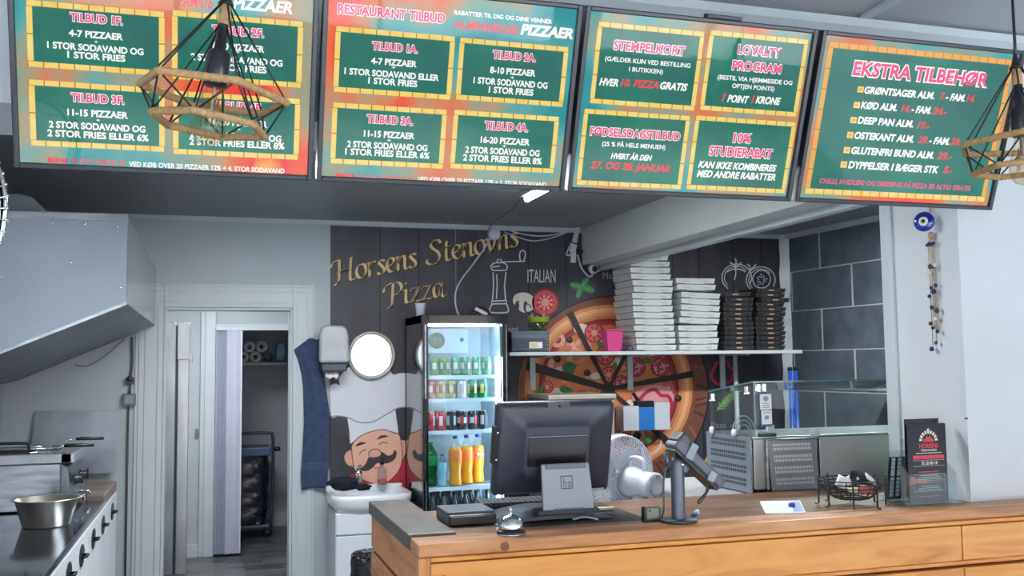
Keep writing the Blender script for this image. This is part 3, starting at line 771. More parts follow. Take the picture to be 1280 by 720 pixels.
# cable, junction box and switch on the back wall
b = MB(); pts = [(-.80, YW - .012, 1.58), (-.72, YW - .012, 1.575), (-.62, YW - .012, 1.64), (-.54, YW - .012, 1.715), (-.49, YW - .012, 1.77)]
b.tube(crom(pts, 6, False), .006, 6); b.build('wall_cable', mat('grey_cable', '#8f969c', 0.6), None, label='thin grey cable sagging across the wall under the hood', cat='cable', loc=(-.62, YW - .012, 1.6))
sw = thing('wall_switch', 'grey surface-mounted switch box with cable beside the doorway', 'switch', (-.483, YW, 1.36))
b = MB(); b.box(-.522, -.445, YW - .045, YW, 1.325, 1.40); b.build('housing', M_grey, sw, bevel=0.006)
b = MB(); b.box(-.508, -.459, YW - .052, YW - .045, 1.34, 1.388); b.build('rocker', mat('grey_rocker', '#8b939b', 0.4), sw, bevel=0.003)
b = MB(); b.tube(crom([(-.48, YW - .02, 1.40), (-.478, YW - .02, 1.5), (-.47, YW - .02, 1.6), (-.475, YW - .02, 1.75)], 5, False), .007, 6); b.tube([(-.487, YW - .02, 1.325), (-.487, YW - .02, .3)], .006, 6); b.build('cable', mat('dark_cable', '#4c5258', 0.6), sw)
b = MB(); b.box(-.505, -.46, YW - .035, YW, 1.46, 1.50); b.lathe([(0, 0), (.018, 0), (.018, .03), (0, .03)], (-.48, YW - .035, 1.49), 12, rotm(radians(90))); b.build('plug', M_dark, sw)

# ---------------------------------------------------------------- doorway and corridor
al = thing('folding_door', 'worn aluminium folding door pushed open inside the doorway', 'folding door', (-.26, 7.9, 0))
b = MB(); b.box(-.345, -.262, 7.9, 7.93, .012, 1.9); b.build('panel', M_alu, al, bevel=0.004)
b = MB(); b.box(-.245, -.165, 7.88, 7.91, .012, 1.63); b.build('panel', M_alu, al, bevel=0.004)
b = MB(); b.box(-.25, -.16, 7.87, 7.92, 1.62, 1.9).box(-.165, -.14, 7.87, 7.9, 1.6, 1.66); b.build('top_cover', M_alu, al, bevel=0.004)
b = MB(); b.box(-.262, -.245, 7.9, 7.925, .012, 1.88); b.build('hinge_strip', M_dark, al)
ac = thing('accordion_door', 'pale plastic accordion door folded up at the closet opening', 'folding door', (.12, 8.6, 0))
xs = [AX0 + .004, .055, .075, .095, .115, .24]
b = MB(); L0 = []; L1 = []
prof = [(AX0 + .005, YC - .055), (.05, YC - .03), (.066, YC - .06), (.08, YC - .03), (.094, YC - .06), (.104, YC - .035), (.122, YC - .066), (.165, YC - .058), (.2, YC - .062), (.235, YC - .05)]
b.grid([[(x, y - .02, .02) for x, y in prof], [(x, y - .02, AZ - .02) for x, y in prof]], smooth=False)
b.build('folded_panels', mat('vinyl_door', '#b9bccb', 0.3), ac, solid=0.006)
b = MB(); b.box(.232, .245, YC - .09, YC - .05, .02, AZ - .02); b.build('edge_profile', mat('vinyl_edge', '#d5d9e2', 0.2), ac, bevel=0.003)
b = MB(); b.box(AX0, .70, YC - .085, YC - .04, AZ - .018, AZ + .01); b.build('top_rail', M_trim, ac)
b = MB(); b.box(-.125, -.098, YC - .02, YC, 0.98, 1.05); b.box(-.118, -.105, YC - .026, YC - .02, 1.0, 1.03)
b.build('light_switch', mat('beige_switch', '#7f7f78', 0.4), None, label='small beige light switch on the corridor end wall', cat='switch', loc=(-.11, YC, 1.01))
sh = MB().box(.0, .86, 9.72, 9.98, 1.575, 1.6).build('closet_shelf', M_trim, None, label='white shelf across the top of the closet', cat='shelf', loc=(.4, 9.85, 1.575))
for i, (x, z) in enumerate(((.346, 1.753), (.459, 1.753), (.289, 1.655), (.402, 1.655))):
    b = MB(); R = rotm(radians(90))
    b.lathe([(.02, -.05), (.052, -.05), (.055, -.045), (.055, .045), (.052, .05), (.02, .05), (.02, -.05)], (x, 9.80, z), 24, R)
    b.build('toilet_roll', M_paper, None, label=('white toilet roll, upper left of the four on the closet shelf', 'white toilet roll, upper right of the four on the closet shelf', 'white toilet roll, lower left of the four on the closet shelf', 'white toilet roll, lower right of the four on the closet shelf')[i], cat='toilet roll', group='toilet rolls on the closet shelf', loc=(x, 9.8, z - .055))
b = MB()
rng = random.Random(3)
def crumple(c, r, seed, n=14, m=20, sq=(1, 1, 1)):
    g = random.Random(seed); rows = []
    ph = [g.uniform(0, 6.28) for _ in range(8)]
    for i in range(n + 1):
        th = pi * i / n; row = []
        for k in range(m):
            a = 2 * pi * k / m
            q = 1 + .16 * sin(3 * a + ph[0] + 2 * th) + .12 * sin(5 * a + ph[1] - 3 * th) + .1 * sin(7 * th + ph[2] + a) + g.uniform(-.04, .04) * sin(th)
            row.append((c[0] + r * sq[0] * q * sin(th) * cos(a), c[1] + r * sq[1] * q * sin(th) * sin(a), c[2] + r * sq[2] * cos(th)))
        rows.append(row)
    return rows
b = MB(); b.grid(crumple((.525, 9.80, 1.655), .045, 4, sq=(.9, 1.4, 1.0)), closed_u=True)
b.build('plastic_bag', mat('clear_plastic_bag', '#8fa0b4', 0.15, spec=0.8), None, label='crumpled shiny plastic bag beside the toilet rolls', cat='bag', loc=(.5, 9.8, 1.6))
b = MB(); b.prism([(.585, 9.76, 1.61), (.68, 9.76, 1.602), (.70, 9.76, 1.80), (.605, 9.76, 1.79)], (0, .09, 0))
b.build('paper_towel_pack', mat('blue_pack', '#3d7396', 0.25, color2='#7fb4cc', vscale=14), None, bevel=0.012, label='blue pack of paper standing at the right end of the closet shelf', cat='pack', loc=(.61, 9.8, 1.6))
# bin trolley
tr = thing('waste_trolley', 'waste trolley with dark blue bag standing in the closet', 'waste bin', (.40, 9.5, 0))
b = MB(); b.tube(crom([(.14, 9.35, .95), (.50, 9.35, .95), (.545, 9.35, .92), (.55, 9.35, .8), (.55, 9.35, .5), (.53, 9.35, .09)], 5, False), .014, 8)
b.tube([(.14, 9.35, .09), (.53, 9.35, .09), (.53, 9.72, .09), (.14, 9.72, .09)], .014, 8, closed=True)
b.tube([(.14, 9.35, .95), (.13, 9.35, .09)], .014, 8); b.build('frame', M_dark, tr)
b = MB(); b.box(.12, .53, 9.33, 9.72, .74, .82); b.build('lid_ring', mat('bin_blue', '#3d5c80', 0.35), tr, bevel=0.01)
rows = []
for i in range(15):
    z = .74 - .62 * i / 14; row = []
    for k in range(40):
        a = 2 * pi * k / 40
        ex = .19 + .012 * sin(9 * a + i) - .02 * (i / 14) ** 4; ey = .17 + .012 * sin(7 * a + 2 * i)
        row.append((.325 + ex * np.sign(cos(a)) * abs(cos(a)) ** .5, 9.53 + ey * np.sign(sin(a)) * abs(sin(a)) ** .5 + .008 * sin(3 * i + 11 * a), z))
    rows.append(row)
b = MB(); b.grid(rows, closed_u=True); b.poly(rows[-1]); b.build('bag', mat('dark_bin_bag', '#0d1026', 0.22, bump=0.5, bscale=18, spec=0.7), tr)
b = MB(); b.box(.12, .53, 9.34, 9.72, .095, .112); b.build('base_tray', M_grey, tr, bevel=0.004)
for x in (.15, .51):
    for y in (9.38, 9.7):
        w = MB(); w.lathe([(0, -.012), (.036, -.012), (.04, -.008), (.04, .008), (.036, .012), (0, .012)], (x, y, .041), 16, rotm(radians(90))); w.build('wheel', M_black, tr)
b = MB(); b.lathe([(0, -.02), (.018, -.02), (.022, 0), (.018, .03), (0, .03)], (.585, 9.35, .80), 12, rotm(0, radians(90))); b.build('knob', M_black, tr)

# ---------------------------------------------------------------- wash corner
tw_ = thing('hand_towel', 'blue-grey hand towel hanging beside the soap dispenser', 'towel', (.62, 6.42, 1.73))
TZ = 1.735; rows = []
Lx = [(.505, 1.66), (.535, 1.60), (.56, 1.50), (.57, 1.42), (.575, 1.2), (.565, 1.0), (.555, .86), (.56, .775)]
def tl(z):
    for (x0, z0), (x1, z1) in zip(Lx, Lx[1:]):
        if z <= z0 and z >= z1: return x0 + (x1 - x0) * (z0 - z) / (z0 - z1)
    return .505 if z > 1.66 else .56
b = MB()
for i in range(41):
    z = 1.735 - .97 * i / 40; row = []
    l = tl(z) if z < 1.66 else .505 + (z - 1.66) / .075 * .1
    r = .66 + .075 * min(1, max(0, (1.735 - z) / .5)) - .012 * (1 if z < .9 else 0)
    for k in range(23):
        t = k / 22
        row.append((l + (r - l) * t, 6.455 - .012 * sin(t * 6 + z * 2.5) * min(1, (1.735 - z) * 4) - .004 * sin(t * 13 + 2 * z), z + .012 * (sin(t * 3.0) if i == 40 else 0)))
    rows.append(row)
b.grid(rows); b.build('cloth', mat('blue_towel', '#435371', 0.95, var=0.18, vscale=26, bump=0.9, bscale=220), tw_, solid=0.008)
b = MB()
for zz in (.90, .915, .93):
    b.grid([[(p[0], p[1] - .0055, zz + .004) for p in rows[34]], [(p[0], p[1] - .0055, zz - .003) for p in rows[34]]])
b.build('woven_band', mat('towel_band', '#526382', 0.9), tw_, solid=0.002)
b = MB(); b.lathe([(0, 0), (.014, 0), (.014, .006), (.006, .01), (.006, .04), (.011, .045), (0, .05)], (.645, YW - .03, 1.735), 12, rotm(radians(90)))
b.build('hook', M_trim, tw_)
ds = thing('towel_dispenser', 'round-topped white paper dispenser on the wall left of the mirror', 'dispenser', (.745, 6.4, 1.47))
b = MB(); ow, dz0, dz1 = .093, 1.575, 1.815
prof2 = [(-ow, dz0), (ow, dz0), (ow * 1.0, dz1 - .07), (ow * .86, dz1 - .015), (ow * .5, dz1), (-ow * .5, dz1), (-ow * .86, dz1 - .015), (-ow, dz1 - .07)]
b.prism([(.748 + x, 6.30, z) for x, z in prof2], (0, .09, 0)); b.box(.76, .83, 6.385, YW, 1.62, 1.78); b.build('cover', mat('frosted_plastic', '#c3c8cc', 0.25, color2='#a9afb5', vscale=6), ds, bevel=0.02, seg=4)
b = MB(); b.box(.67, .83, 6.31, 6.385, 1.52, 1.575); b.build('lower_window', mat('smoke_plastic', '#3a4250', 0.2), ds, bevel=0.01)
b = MB(); b.grid([[(.70 + .012 * k, 6.36 + .006 * sin(k * 2.), 1.52) for k in range(8)], [(.70 + .012 * k, 6.352 + .01 * sin(k * 2.), 1.49) for k in range(8)], [(.69 + .012 * k, 6.35 + .006 * sin(k), 1.478 + .01 * sin(k * 1.7)) for k in range(8)]]); b.build('paper_end', M_paper, ds, solid=0.002)
mr = thing('round_mirror', 'small round mirror with pale frame above the sink', 'mirror', (1.011, YW - .02, 1.47))
b = MB(); b.lathe([(.138, 0), (.138, .022), (.148, .03), (.158, .024), (.16, 0)], (1.011, YW - .016, 1.624), 48, rotm(radians(90))); b.build('frame', mat('mirror_frame', '#b9b6ac', 0.35, 0.3), mr)
b = MB(); b.poly([(1.011 + .14 * cos(t), YW - .026, 1.624 - .14 * sin(t)) for t in [2 * pi * k / 48 for k in range(48)]]); b.build('mirror_glass', mat('silver_mirror', '#cfd0cf', 0.015, 1.0), mr)
# sink on its cabinet
sk = thing('washbasin', 'white washbasin on a white cabinet in front of the chef picture', 'sink', (.95, 6.25, 0))
SX0, SX1, SY0, SY1 = .70, 1.215, 6.03, 6.46
b = MB(); b.box(SX0 + .03, SX1 - .02, SY0 + .06, SY1, .06, .66); b.box(SX0 + .06, SX1 - .05, SY0 + .1, SY1, 0, .06); b.build('cabinet', mat('cabinet_white', '#d3dae2', 0.35), sk, bevel=0.004)
d = MB().box(SX0 + .034, SX1 - .024, SY0 + .042, SY0 + .06, .07, .52).build('cabinet_door', mat('cabinet_door_white', '#d9dfe6', 0.3), sk, bevel=0.003)
MB().tube(crom([(.995, SY0 + .042, .33), (.995, SY0 + .015, .34), (.995, SY0 + .012, .43), (.995, SY0 + .042, .445)], 5, False), .007, 8).build('handle', M_chrome, d)
MB().box(SX0 + .034, SX1 - .024, SY0 + .042, SY0 + .06, .53, .655).build('drawer', mat('cabinet_door_white', '#d9dfe6', 0.3), sk, bevel=0.003)
b = MB(); N = 24; rows = []
def rim(f, z, ins=0.0):
    pts = []
    for k in range(40):
        a = 2 * pi * k / 40
        x = (SX0 + SX1) / 2 + ((SX1 - SX0) / 2 - ins) * np.sign(cos(a)) * abs(cos(a)) ** .45 * f
        y = (SY0 + SY1) / 2 + ((SY1 - SY0) / 2 - ins) * np.sign(sin(a)) * abs(sin(a)) ** .45 * (f if sin(a) < 0 else 1)
        pts.append((x, y, z))
    return pts
rows = [rim(.62, .635), rim(.86, .66), rim(.97, .70), rim(1.0, .735), rim(1.0, .762), rim(1.0, .765, .012), rim(.99, .757, .03), rim(.93, .70, .05), rim(.7, .665, .06), rim(.2, .662, .06)]
b.grid(rows, closed_u=True); b.poly(list(reversed(rows[-1]))); b.build('basin', mat('ceramic', '#dfe4ea', 0.12, coat=0.3), sk)
b = MB(); b.box(SX0 + .01, SX1 - .01, 6.42, 6.475, .745, .785); b.build('back_ledge', mat('ceramic', '#dfe4ea', 0.12), sk, bevel=0.006)
tp = thing('basin_tap', 'chrome mixer tap at the back of the washbasin', 'tap', (.92, 6.40, .77))
b = MB(); b.lathe([(0, 0), (.026, 0), (.024, .01), (.02, .014), (.02, .06), (.026, .07), (.026, .085), (.012, .1), (0, .1)], (.92, 6.44, .785), 20); b.tube(crom([(.92, 6.44, .83), (.92, 6.38, .838), (.92, 6.33, .825)], 5, False), .012, 10); b.build('body', M_chrome, tp)
b = MB(); b.tube([(.92, 6.44, .885), (.915, 6.40, .905)], [.01, .007], 8); b.build('lever', M_chrome, tp)
b = MB(); b.grid(crumple((.80, 6.20, .825), .075, 9, sq=(1.25, .8, .62)), closed_u=True); b.grid(crumple((.91, 6.18, .80), .04, 12, sq=(1.3, .8, .55)), closed_u=True)
b.build('cleaning_cloth', mat('black_cloth', '#151a2a', 0.95, bump=0.5, bscale=60), None, label='crumpled black cloth lying on the left rim of the washbasin', cat='cloth', loc=(.83, 6.2, .765))
sp = thing('soap_bottle', 'clear pump bottle of red soap standing on the washbasin', 'soap bottle', (1.065, 6.38, .785))
b = MB(); b.lathe([(0, 0), (.03, 0), (.032, .006), (.03, .09), (.012, .12), (.012, .135)], (1.065, 6.38, .785), 20); b.build('bottle', pane('soap_glass', '#e9d9dc', dens=0.12), sp)
b = MB(); b.lathe([(0, .004), (.027, .004), (.027, .035), (0, .035)], (1.065, 6.38, .785), 16); b.build('soap', mat('red_soap', '#b8323f', 0.2), sp)
b = MB(); b.lathe([(0, .13), (.014, .13), (.014, .15), (.005, .155), (.005, .17), (.011, .172), (.011, .182), (0, .182)], (1.065, 6.38, .785), 14); b.tube([(1.065, 6.38, .962), (1.065, 6.34, .957)], .005, 8); b.build('pump', M_black, sp)
bn = thing('pedal_bin', 'waste bin with black bag standing below the washbasin', 'waste bin', (.90, 5.72, 0))
b = MB(); b.lathe([(0, 0), (.1, 0), (.105, .01), (.115, .44), (.118, .45), (.11, .45), (.1, .02), (0, .015)], (.90, 5.72, 0), 28); b.build('bucket', M_dark, bn)
rows = []
for i in range(8):
    z = .30 + .2 * i / 7
    rows.append([(.90 + (.119 + .006 * sin(k * 2.3 + i) + .01 * (1 - i / 7)) * cos(2 * pi * k / 30), 5.72 + (.119 + .006 * sin(k * 1.7 - i) + .01 * (1 - i / 7)) * sin(2 * pi * k / 30), z if i < 7 else z - .03 + .012 * sin(k * 3)) for k in range(30)])
rows.append([(.90 + .07 * cos(2 * pi * k / 30), 5.72 + .07 * sin(2 * pi * k / 30), .49 + .006 * sin(k * 4)) for k in range(30)])
b = MB(); b.grid(rows, closed_u=True); b.poly(rows[-1]); b.build('bag', mat('black_bin_bag', '#0f1114', 0.25, bump=0.6, bscale=22, spec=0.7), bn)

# ---------------------------------------------------------------- drinks fridge
fg = thing('drinks_fridge', 'tall black glass-door drinks fridge against the mural', 'fridge', (1.5, 6.2, 0))
X0, X1, Y0, Y1, ZT = 1.236, 1.782, 5.9, 6.46, 1.865
M_fside = mat('fridge_side', '#3a3d45', 0.07, coat=0.8)
M_fin = mat('fridge_liner', '#dfeef8', 0.35)
b = MB(); b.box(X0, X0 + .03, Y0 + .05, Y1, 0.08, ZT).box(X1 - .03, X1, Y0 + .05, Y1, 0.08, ZT).box(X0, X1, Y1 - .03, Y1, 0.08, ZT).box(X0, X1, Y0 + .05, Y1, ZT - .05, ZT).box(X0, X1, Y0 + .05, Y1, 0.08, .3)
b.build('cabinet', M_fside, fg)
b = MB(); e = .031
b.box(X0 + e, X0 + e + .004, Y0 + .06, Y1 - e, .3, ZT - .051).box(X1 - e - .004, X1 - e, Y0 + .06, Y1 - e, .3, ZT - .051).box(X0 + e, X1 - e, Y1 - e - .004, Y1 - e, .3, ZT - .051).box(X0 + e, X1 - e, Y0 + .06, Y1 - e, ZT - .055, ZT - .051)
b.build('liner', M_fin, fg)
dr = MB(); fw_ = .035
dr.box(X0, X0 + fw_, Y0, Y0 + .045, .1, ZT).box(X1 - fw_, X1, Y0, Y0 + .045, .1, ZT).box(X0 + fw_, X1 - fw_, Y0, Y0 + .045, ZT - .05, ZT).box(X0 + fw_, X1 - fw_, Y0, Y0 + .045, .1, .2)
df = dr.build('door', mat('black_gloss', '#0d0f14', 0.12), fg, bevel=0.003)
MB().box(X0 + fw_, X1 - fw_, Y0 + .018, Y0 + .022, .2, ZT - .05).build('glass_pane', pane('fridge_glass', '#f2fbff'), df)
b = MB(); b.box(X0 + .014, X0 + .022, Y0 - .002, Y0 + .002, .2, ZT - .06).box(X1 - .012, X1 - .006, Y0 - .002, Y0 + .002, .2, ZT - .06); b.build('edge_strip', M_steel, df)
b = MB(); b.box(X0 + .002, X0 + .018, Y0 - .03, Y0 - .018, .85, 1.35).box(X0 + .004, X0 + .016, Y0 - .03, Y0, .86, .89).box(X0 + .004, X0 + .016, Y0 - .03, Y0, 1.31, 1.34); b.build('handle', M_black, df, bevel=0.003)
# evaporator cover with its fan
ev = MB().box(X0 + .04, X1 - .15, Y1 - .16, Y1 - .036, 1.63, 1.795).build('fan_cover', mat('evaporator_cover', '#d9e8f2', 0.3), fg, bevel=0.006)
b = MB(); b.lathe([(0, .004), (.05, .004), (.052, 0)], (1.415, Y1 - .161, 1.715), 32, rotm(radians(90)))
for r in (.015, .028, .04, .052):
    b.tube([(1.415 + r * cos(t), Y1 - .166, 1.715 + r * sin(t)) for t in [2 * pi * k / 24 for k in range(24)]], .0018, 5, closed=True)
b.build('fan_grille', mat('fan_grille_green', '#5d7f76', 0.4), ev)
MB().lathe([(0, .004), (.012, .004), (.013, 0)], (1.585, Y1 - .161, 1.72), 16, rotm(radians(90))).build('knob', M_dark, ev)
led = MB()
led.box(X1 - .062, X1 - .050, Y0 + .055, Y0 + .068, .35, 1.60); led.build('light_strip', mat('fridge_led', '#e8f6ff', 0.4, emit=34.0, ecol='#dff2ff'), fg)
MB().box(X0 + .05, X1 - .05, Y0 + .09, Y0 + .12, ZT - .068, ZT - .056).build('top_fill', mat('fridge_fill_glow', '#e8f6ff', 0.4, emit=8.0, ecol='#dff2ff'), fg)  # added glowing bar behind the door frame, brightens the fridge inside
SHZ = [1.489, 1.345, 1.148, .80]
M_wire = mat('shelf_wire', '#e9f2f7', 0.3)
for z in SHZ:
    b = MB()
    b.box(X0 + .036, X1 - .036, Y0 + .062, Y0 + .068, z - .022, z)
    for k in range(24):
        x = X0 + .045 + (X1 - X0 - .09) * k / 23
        b.tube([(x, Y0 + .068, z - .003), (x, Y1 - .04, z - .003)], .0018, 5)
    for y in (Y0 + .16, Y0 + .3, Y1 - .06):
        b.tube([(X0 + .036, y, z - .006), (X1 - .036, y, z - .006)], .0028, 5)
    b.build('shelf', M_wire, fg)
MB().box(X0 + .036, X1 - .036, Y0 + .062, Y1 - .04, .55, .56).build('shelf', M_wire, fg)

M_lid = mat('can_end', '#c9ced2', 0.2, 1.0)
def can_proto(kind, cols, h=.115, r=.031):
    m = []
    for c in cols:
        k = mat('can_' + c.lstrip('#'), c, 0.28, 0.25)
        m.append(k)
    root = thing('drink_can', 'x', 'drink can', (0, 0, 0))
    b = MB(); b.lathe([(.024, 0), (.028, .004), (r, .01), (r, .04)], (0, 0, 0), 20)
    b.k = 1; b.lathe([(r, .04), (r, .078)], (0, 0, 0), 20)
    b.k = 0; b.lathe([(r, .078), (r, h - .012), (.026, h - .002)], (0, 0, 0), 20)
    b.k = 2
    for a in (-1.9, -.2, 1.4, 3.1):
        b.lathe([(r + .0004, .03), (r + .0006, .05), (r + .0006, .07), (r + .0004, .088)], (0, 0, 0), 5, arc=(a, a + .75))
    b.build('body', m, root)
    b = MB(); b.lathe([(.026, h - .002), (.0265, h), (.0245, h), (.023, h - .004), (0, h - .004)], (0, 0, 0), 20); b.box(-.004, .004, -.012, .01, h - .004, h - .001); b.build('lid', M_lid, root)
    return root
PROTO = {}
def put_can(kind, cols, x, y, z, rz, label, group):
    if kind not in PROTO:
        PROTO[kind] = r = can_proto(kind, cols); r.location = (x, y, z + .0005); r.rotation_euler = (0, 0, rz); tag(r, label, None, group)
    else:
        dup(PROTO[kind], (x, y, z + .0005), rz, label, group)
GREEN = ('#3f8f58', '#cfe3cf', '#1f6a3c'); DGREEN = ('#1f7a4a', '#173c33', '#d8c86a'); RED = ('#c22a38', '#c22a38', '#f0dcdc'); BLK = ('#20232c', '#c3ccd6', '#b23040'); BLK2 = ('#1b1c20', '#1b1c20', '#c7ccd1'); PNK = ('#d98a86', '#f0e2dc', '#b83c46'); GLD = ('#c9b98d', '#e8e0cc', '#9a5b3a'); WHT = ('#d8dde0', '#d8dde0', '#c5a8ae')
rows_ = [
 (0, [('green', GREEN)] * 6, 1.335, .068, 'green can', 'cans on the top fridge shelf', 'top fridge shelf'),
 (1, [('pink', PNK), ('gold', GLD), ('gold', GLD), ('white', WHT), ('dgreen', DGREEN), ('dgreen', DGREEN)], 1.308, .0675, None, 'cans on the second fridge shelf', 'second fridge shelf'),
 (2, [('red', RED), ('red', RED), ('blk2', BLK2), ('black', BLK), ('black', BLK), ('blk2', BLK2)], 1.308, .0675, None, 'cans on the third fridge shelf', 'third fridge shelf'),
]
CN = {'green': 'green and white can', 'pink': 'pink and cream can', 'gold': 'pale gold can', 'white': 'plain white can', 'dgreen': 'dark green can', 'red': 'bright red can', 'black': 'black can with pale band', 'blk2': 'plain black can'}
for si, lst, xs0, st, _, grp, where in rows_:
    for i, (k, cols) in enumerate(lst):
        put_can(k, cols, xs0 + st * i, Y0 + .115, SHZ[si], 1.9 + i * .8, '%s, %s from left, front row, %s' % (CN[k], NTH[i], where), grp)
    for i in (1, 3, 5):
        k, cols = lst[i]
        put_can(k, cols, xs0 + st * i - .025, Y0 + .2, SHZ[si], .5 + i, '%s, %s from left, back row, %s' % (CN[k], NTH[i // 2], where), grp)

def bottle(name, label, x, y, z, H, R, glass, liquid, lab, cap, group, word=None):
    t = thing(name, label, 'bottle', (x, y, z), group)
    pf = [(0, 0), (R * .85, 0), (R, .015), (R * .94, H * .12), (R * .82, H * .26), (R * .96, H * .40), (R, H * .48), (R, H * .70), (R * .9, H * .76), (R * .45, H * .88), (R * .30, H * .92), (R * .30, H * .96)]
    MB().lathe(pf, (x, y, z), 24).build('bottle', glass, t)
    if liquid:
        MB().lathe([(0, .003)] + [(r * .965, max(zz, .004)) for r, zz in pf[1:9]] + [(0, H * .76)], (x, y, z), 20).build('drink', liquid, t)
    lm = [lab]; b = MB(); b.lathe([(R * 1.008, H * .48), (R * 1.008, H * .70)], (x, y, z), 24)
    if word:
        lm += [mat('label_blue', '#27408f', 0.4), mat('label_white', '#f0f2f4', 0.4)]
        Rr = R * 1.012
        def cyl_fn(u, v, n):
            a = -pi / 2 + .12 + u / Rr
            return (x + (Rr + n) * cos(a), y + (Rr + n) * sin(a), z + H * .60 + v)
        b.k = 1; b.add([cyl_fn(.030 * cos(t) , .020 * sin(t), 0.0003) for t in [2 * pi * q / 16 for q in range(16)]], [tuple(range(16))])
        b.k = 2; put_text(b, word, cyl_fn, -.022, .022, 0, .014, 0.03, 0.2, 0.0012)
    b.build('paper_label', lm, t)
    MB().lathe([(0, H * 1.0), (R * .34, H * 1.0), (R * .36, H * .99), (R * .36, H * .94), (R * .31, H * .94)], (x, y, z), 16).build('cap', cap, t)
    return t
M_or = mat('orange_drink', '#f2a51c', 0.3); M_pet = pane('pet_plastic', '#fffaf0')
M_orl = mat('orange_label', '#ee8338', 0.35); M_bcap = mat('blue_cap', '#2b4fae', 0.35)
for i, x in enumerate((1.467, 1.552, 1.637)):
    bottle('soda_bottle', ('large orange soda bottle, left one of three on the lower fridge shelf', 'large orange soda bottle, middle one of three on the lower fridge shelf', 'large orange soda bottle, right one of three on the lower fridge shelf')[i], x, Y0 + .12 + .045 * i, SHZ[3], .31, .0425, M_pet, M_or, M_orl, M_bcap, 'orange soda bottles', 'Fanta' if i == 2 else None)
M_gpet = pane('green_plastic', '#5fc08a', dens=0.25, body='#2aa05c')
bottle('soda_bottle', 'large green soda bottle at the left end of the lower fridge shelf', 1.322, Y0 + .185, SHZ[3], .27, .046, M_gpet, mat('green_drink', '#35a068', 0.2), mat('green_label', '#2f9c52', 0.4), mat('green_cap', '#2c8a4c', 0.4), 'green and clear bottles')
bottle('water_bottle', 'small clear water bottle with blue cap before the green bottle', 1.379, Y0 + .103, SHZ[3], .20, .03, pane('water_plastic', '#dff0f5'), mat('water', '#b9d6df', 0.1), mat('water_label', '#8fc0d6', 0.4), M_bcap, 'green and clear bottles')
# little glass bottles in the bottom
M_dk = mat('dark_glass', '#1f2a2a', 0.08, spec=0.8)
sbp = None; n_ = 0
for row, (yy, cnt) in enumerate(((Y0 + .10, 6), (Y0 + .17, 6), (Y0 + .24, 5))):
    for i in range(cnt):
        x = X0 + .075 + .071 * i + (.03 if row % 2 else 0)
        lab_ = 'dark glass bottle, %s from left, %s row, bottom of the drinks fridge' % (NTH[i], ('front', 'middle', 'back')[row])
        if sbp is None:
            sbp = thing('glass_bottle', lab_, 'bottle', (0, 0, 0), 'small bottles at the bottom of the fridge')
            MB().lathe([(0, 0), (.026, 0), (.028, .006), (.028, .11), (.024, .13), (.012, .17), (.011, .2)], (0, 0, 0), 16).build('bottle', M_dk, sbp)
            MB().lathe([(.0285, .04), (.0285, .09)], (0, 0, 0), 16).build('paper_label', mat('bottle_label', '#a9b4b6', 0.5), sbp)
            MB().lathe([(0, .208), (.0135, .208), (.0145, .2), (.0145, .19), (.011, .19)], (0, 0, 0), 14).build('cap', M_black, sbp)
            sbp.location = (x, yy, .5605)
        else:
            dup(sbp, (x, yy, .5605), i, lab_)
# on top of the fridge
cp = thing('paper_cup', 'small white paper cup standing on the fridge', 'cup', (1.262, 6.08, ZT))
MB().lathe([(0, 0), (.026, 0), (.034, .074), (.036, .076), (.036, .08), (.0325, .08), (.0245, .004), (0, .004)], (1.262, 6.08, ZT), 24).build('cup', M_wplast, cp)
cr_ = thing('cable_router', 'white and black device lying on top of the fridge', 'device', (1.665, 6.1, ZT))
b = MB(); b.obox((1.66, 6.1, ZT + .03), (.045, .03, .012), rotm(0, radians(28), 0)); b.build('shell', M_wplast, cr_, bevel=0.006)
b = MB(); b.tube(crom([(1.59, 6.1, ZT + .006), (1.605, 6.1, ZT + .045), (1.65, 6.1, ZT + .06), (1.71, 6.1, ZT + .04), (1.73, 6.1, ZT + .006)], 5, False), .006, 8); b.box(1.595, 1.73, 6.08, 6.12, ZT, ZT + .006); b.build('clip', M_black, cr_)

# ---------------------------------------------------------------- wall shelf and what stands on it
SZ = 1.632
ws = thing('wall_shelf', 'long white shelf on the mural carrying the pizza boxes', 'shelf', (2.95, 6.3, 1.6))
MB().box(1.84, 4.02, 6.05, YM - .001, SZ - .024, SZ).build('board', M_trim, ws, bevel=0.003)
for x, zb in ((2.132, 1.375), (2.868, 1.36), (3.61, 1.36)):
    b = MB(); b.box(x - .02, x + .02, YM - .035, YM - .018, zb, SZ - .024).box(x - .018, x + .018, 6.1, YM - .03, SZ - .034, SZ - .024); b.build('bracket', M_trim, ws, bevel=0.002)
bk = thing('storage_basket', 'slate grey plastic basket at the left end of the wall shelf', 'basket', (2.0, 6.2, SZ))
b = MB(); bx0, bx1, by0, by1 = 1.868, 2.128, 6.1, 6.34
M_bask = mat('slate_plastic', '#66727f', 0.5)
for (xa, xb, ya, yb) in ((bx0, bx1, by0, by0 + .004), (bx0, bx1, by1 - .004, by1), (bx0, bx0 + .004, by0, by1), (bx1 - .004, bx1, by0, by1)):
    b.box(xa, xb, ya, yb, SZ + .085, SZ + .135); b.box(xa, xb, ya, yb, SZ, SZ + .012)
    for z in (.03, .05, .068):
        b.box(xa, xb, ya, yb, SZ + z, SZ + z + .008)
nb = 26
for k in range(nb):
    x = bx0 + .005 + (bx1 - bx0 - .014) * k / (nb - 1); b.box(x, x + .006, by0, by0 + .004, SZ, SZ + .09).box(x, x + .006, by1 - .004, by1, SZ, SZ + .09)
b.box(bx0, bx1, by0, by1, SZ, SZ + .004); b.box(bx0 - .006, bx1 + .006, by0 - .006, by0 + .003, SZ + .125, SZ + .137)
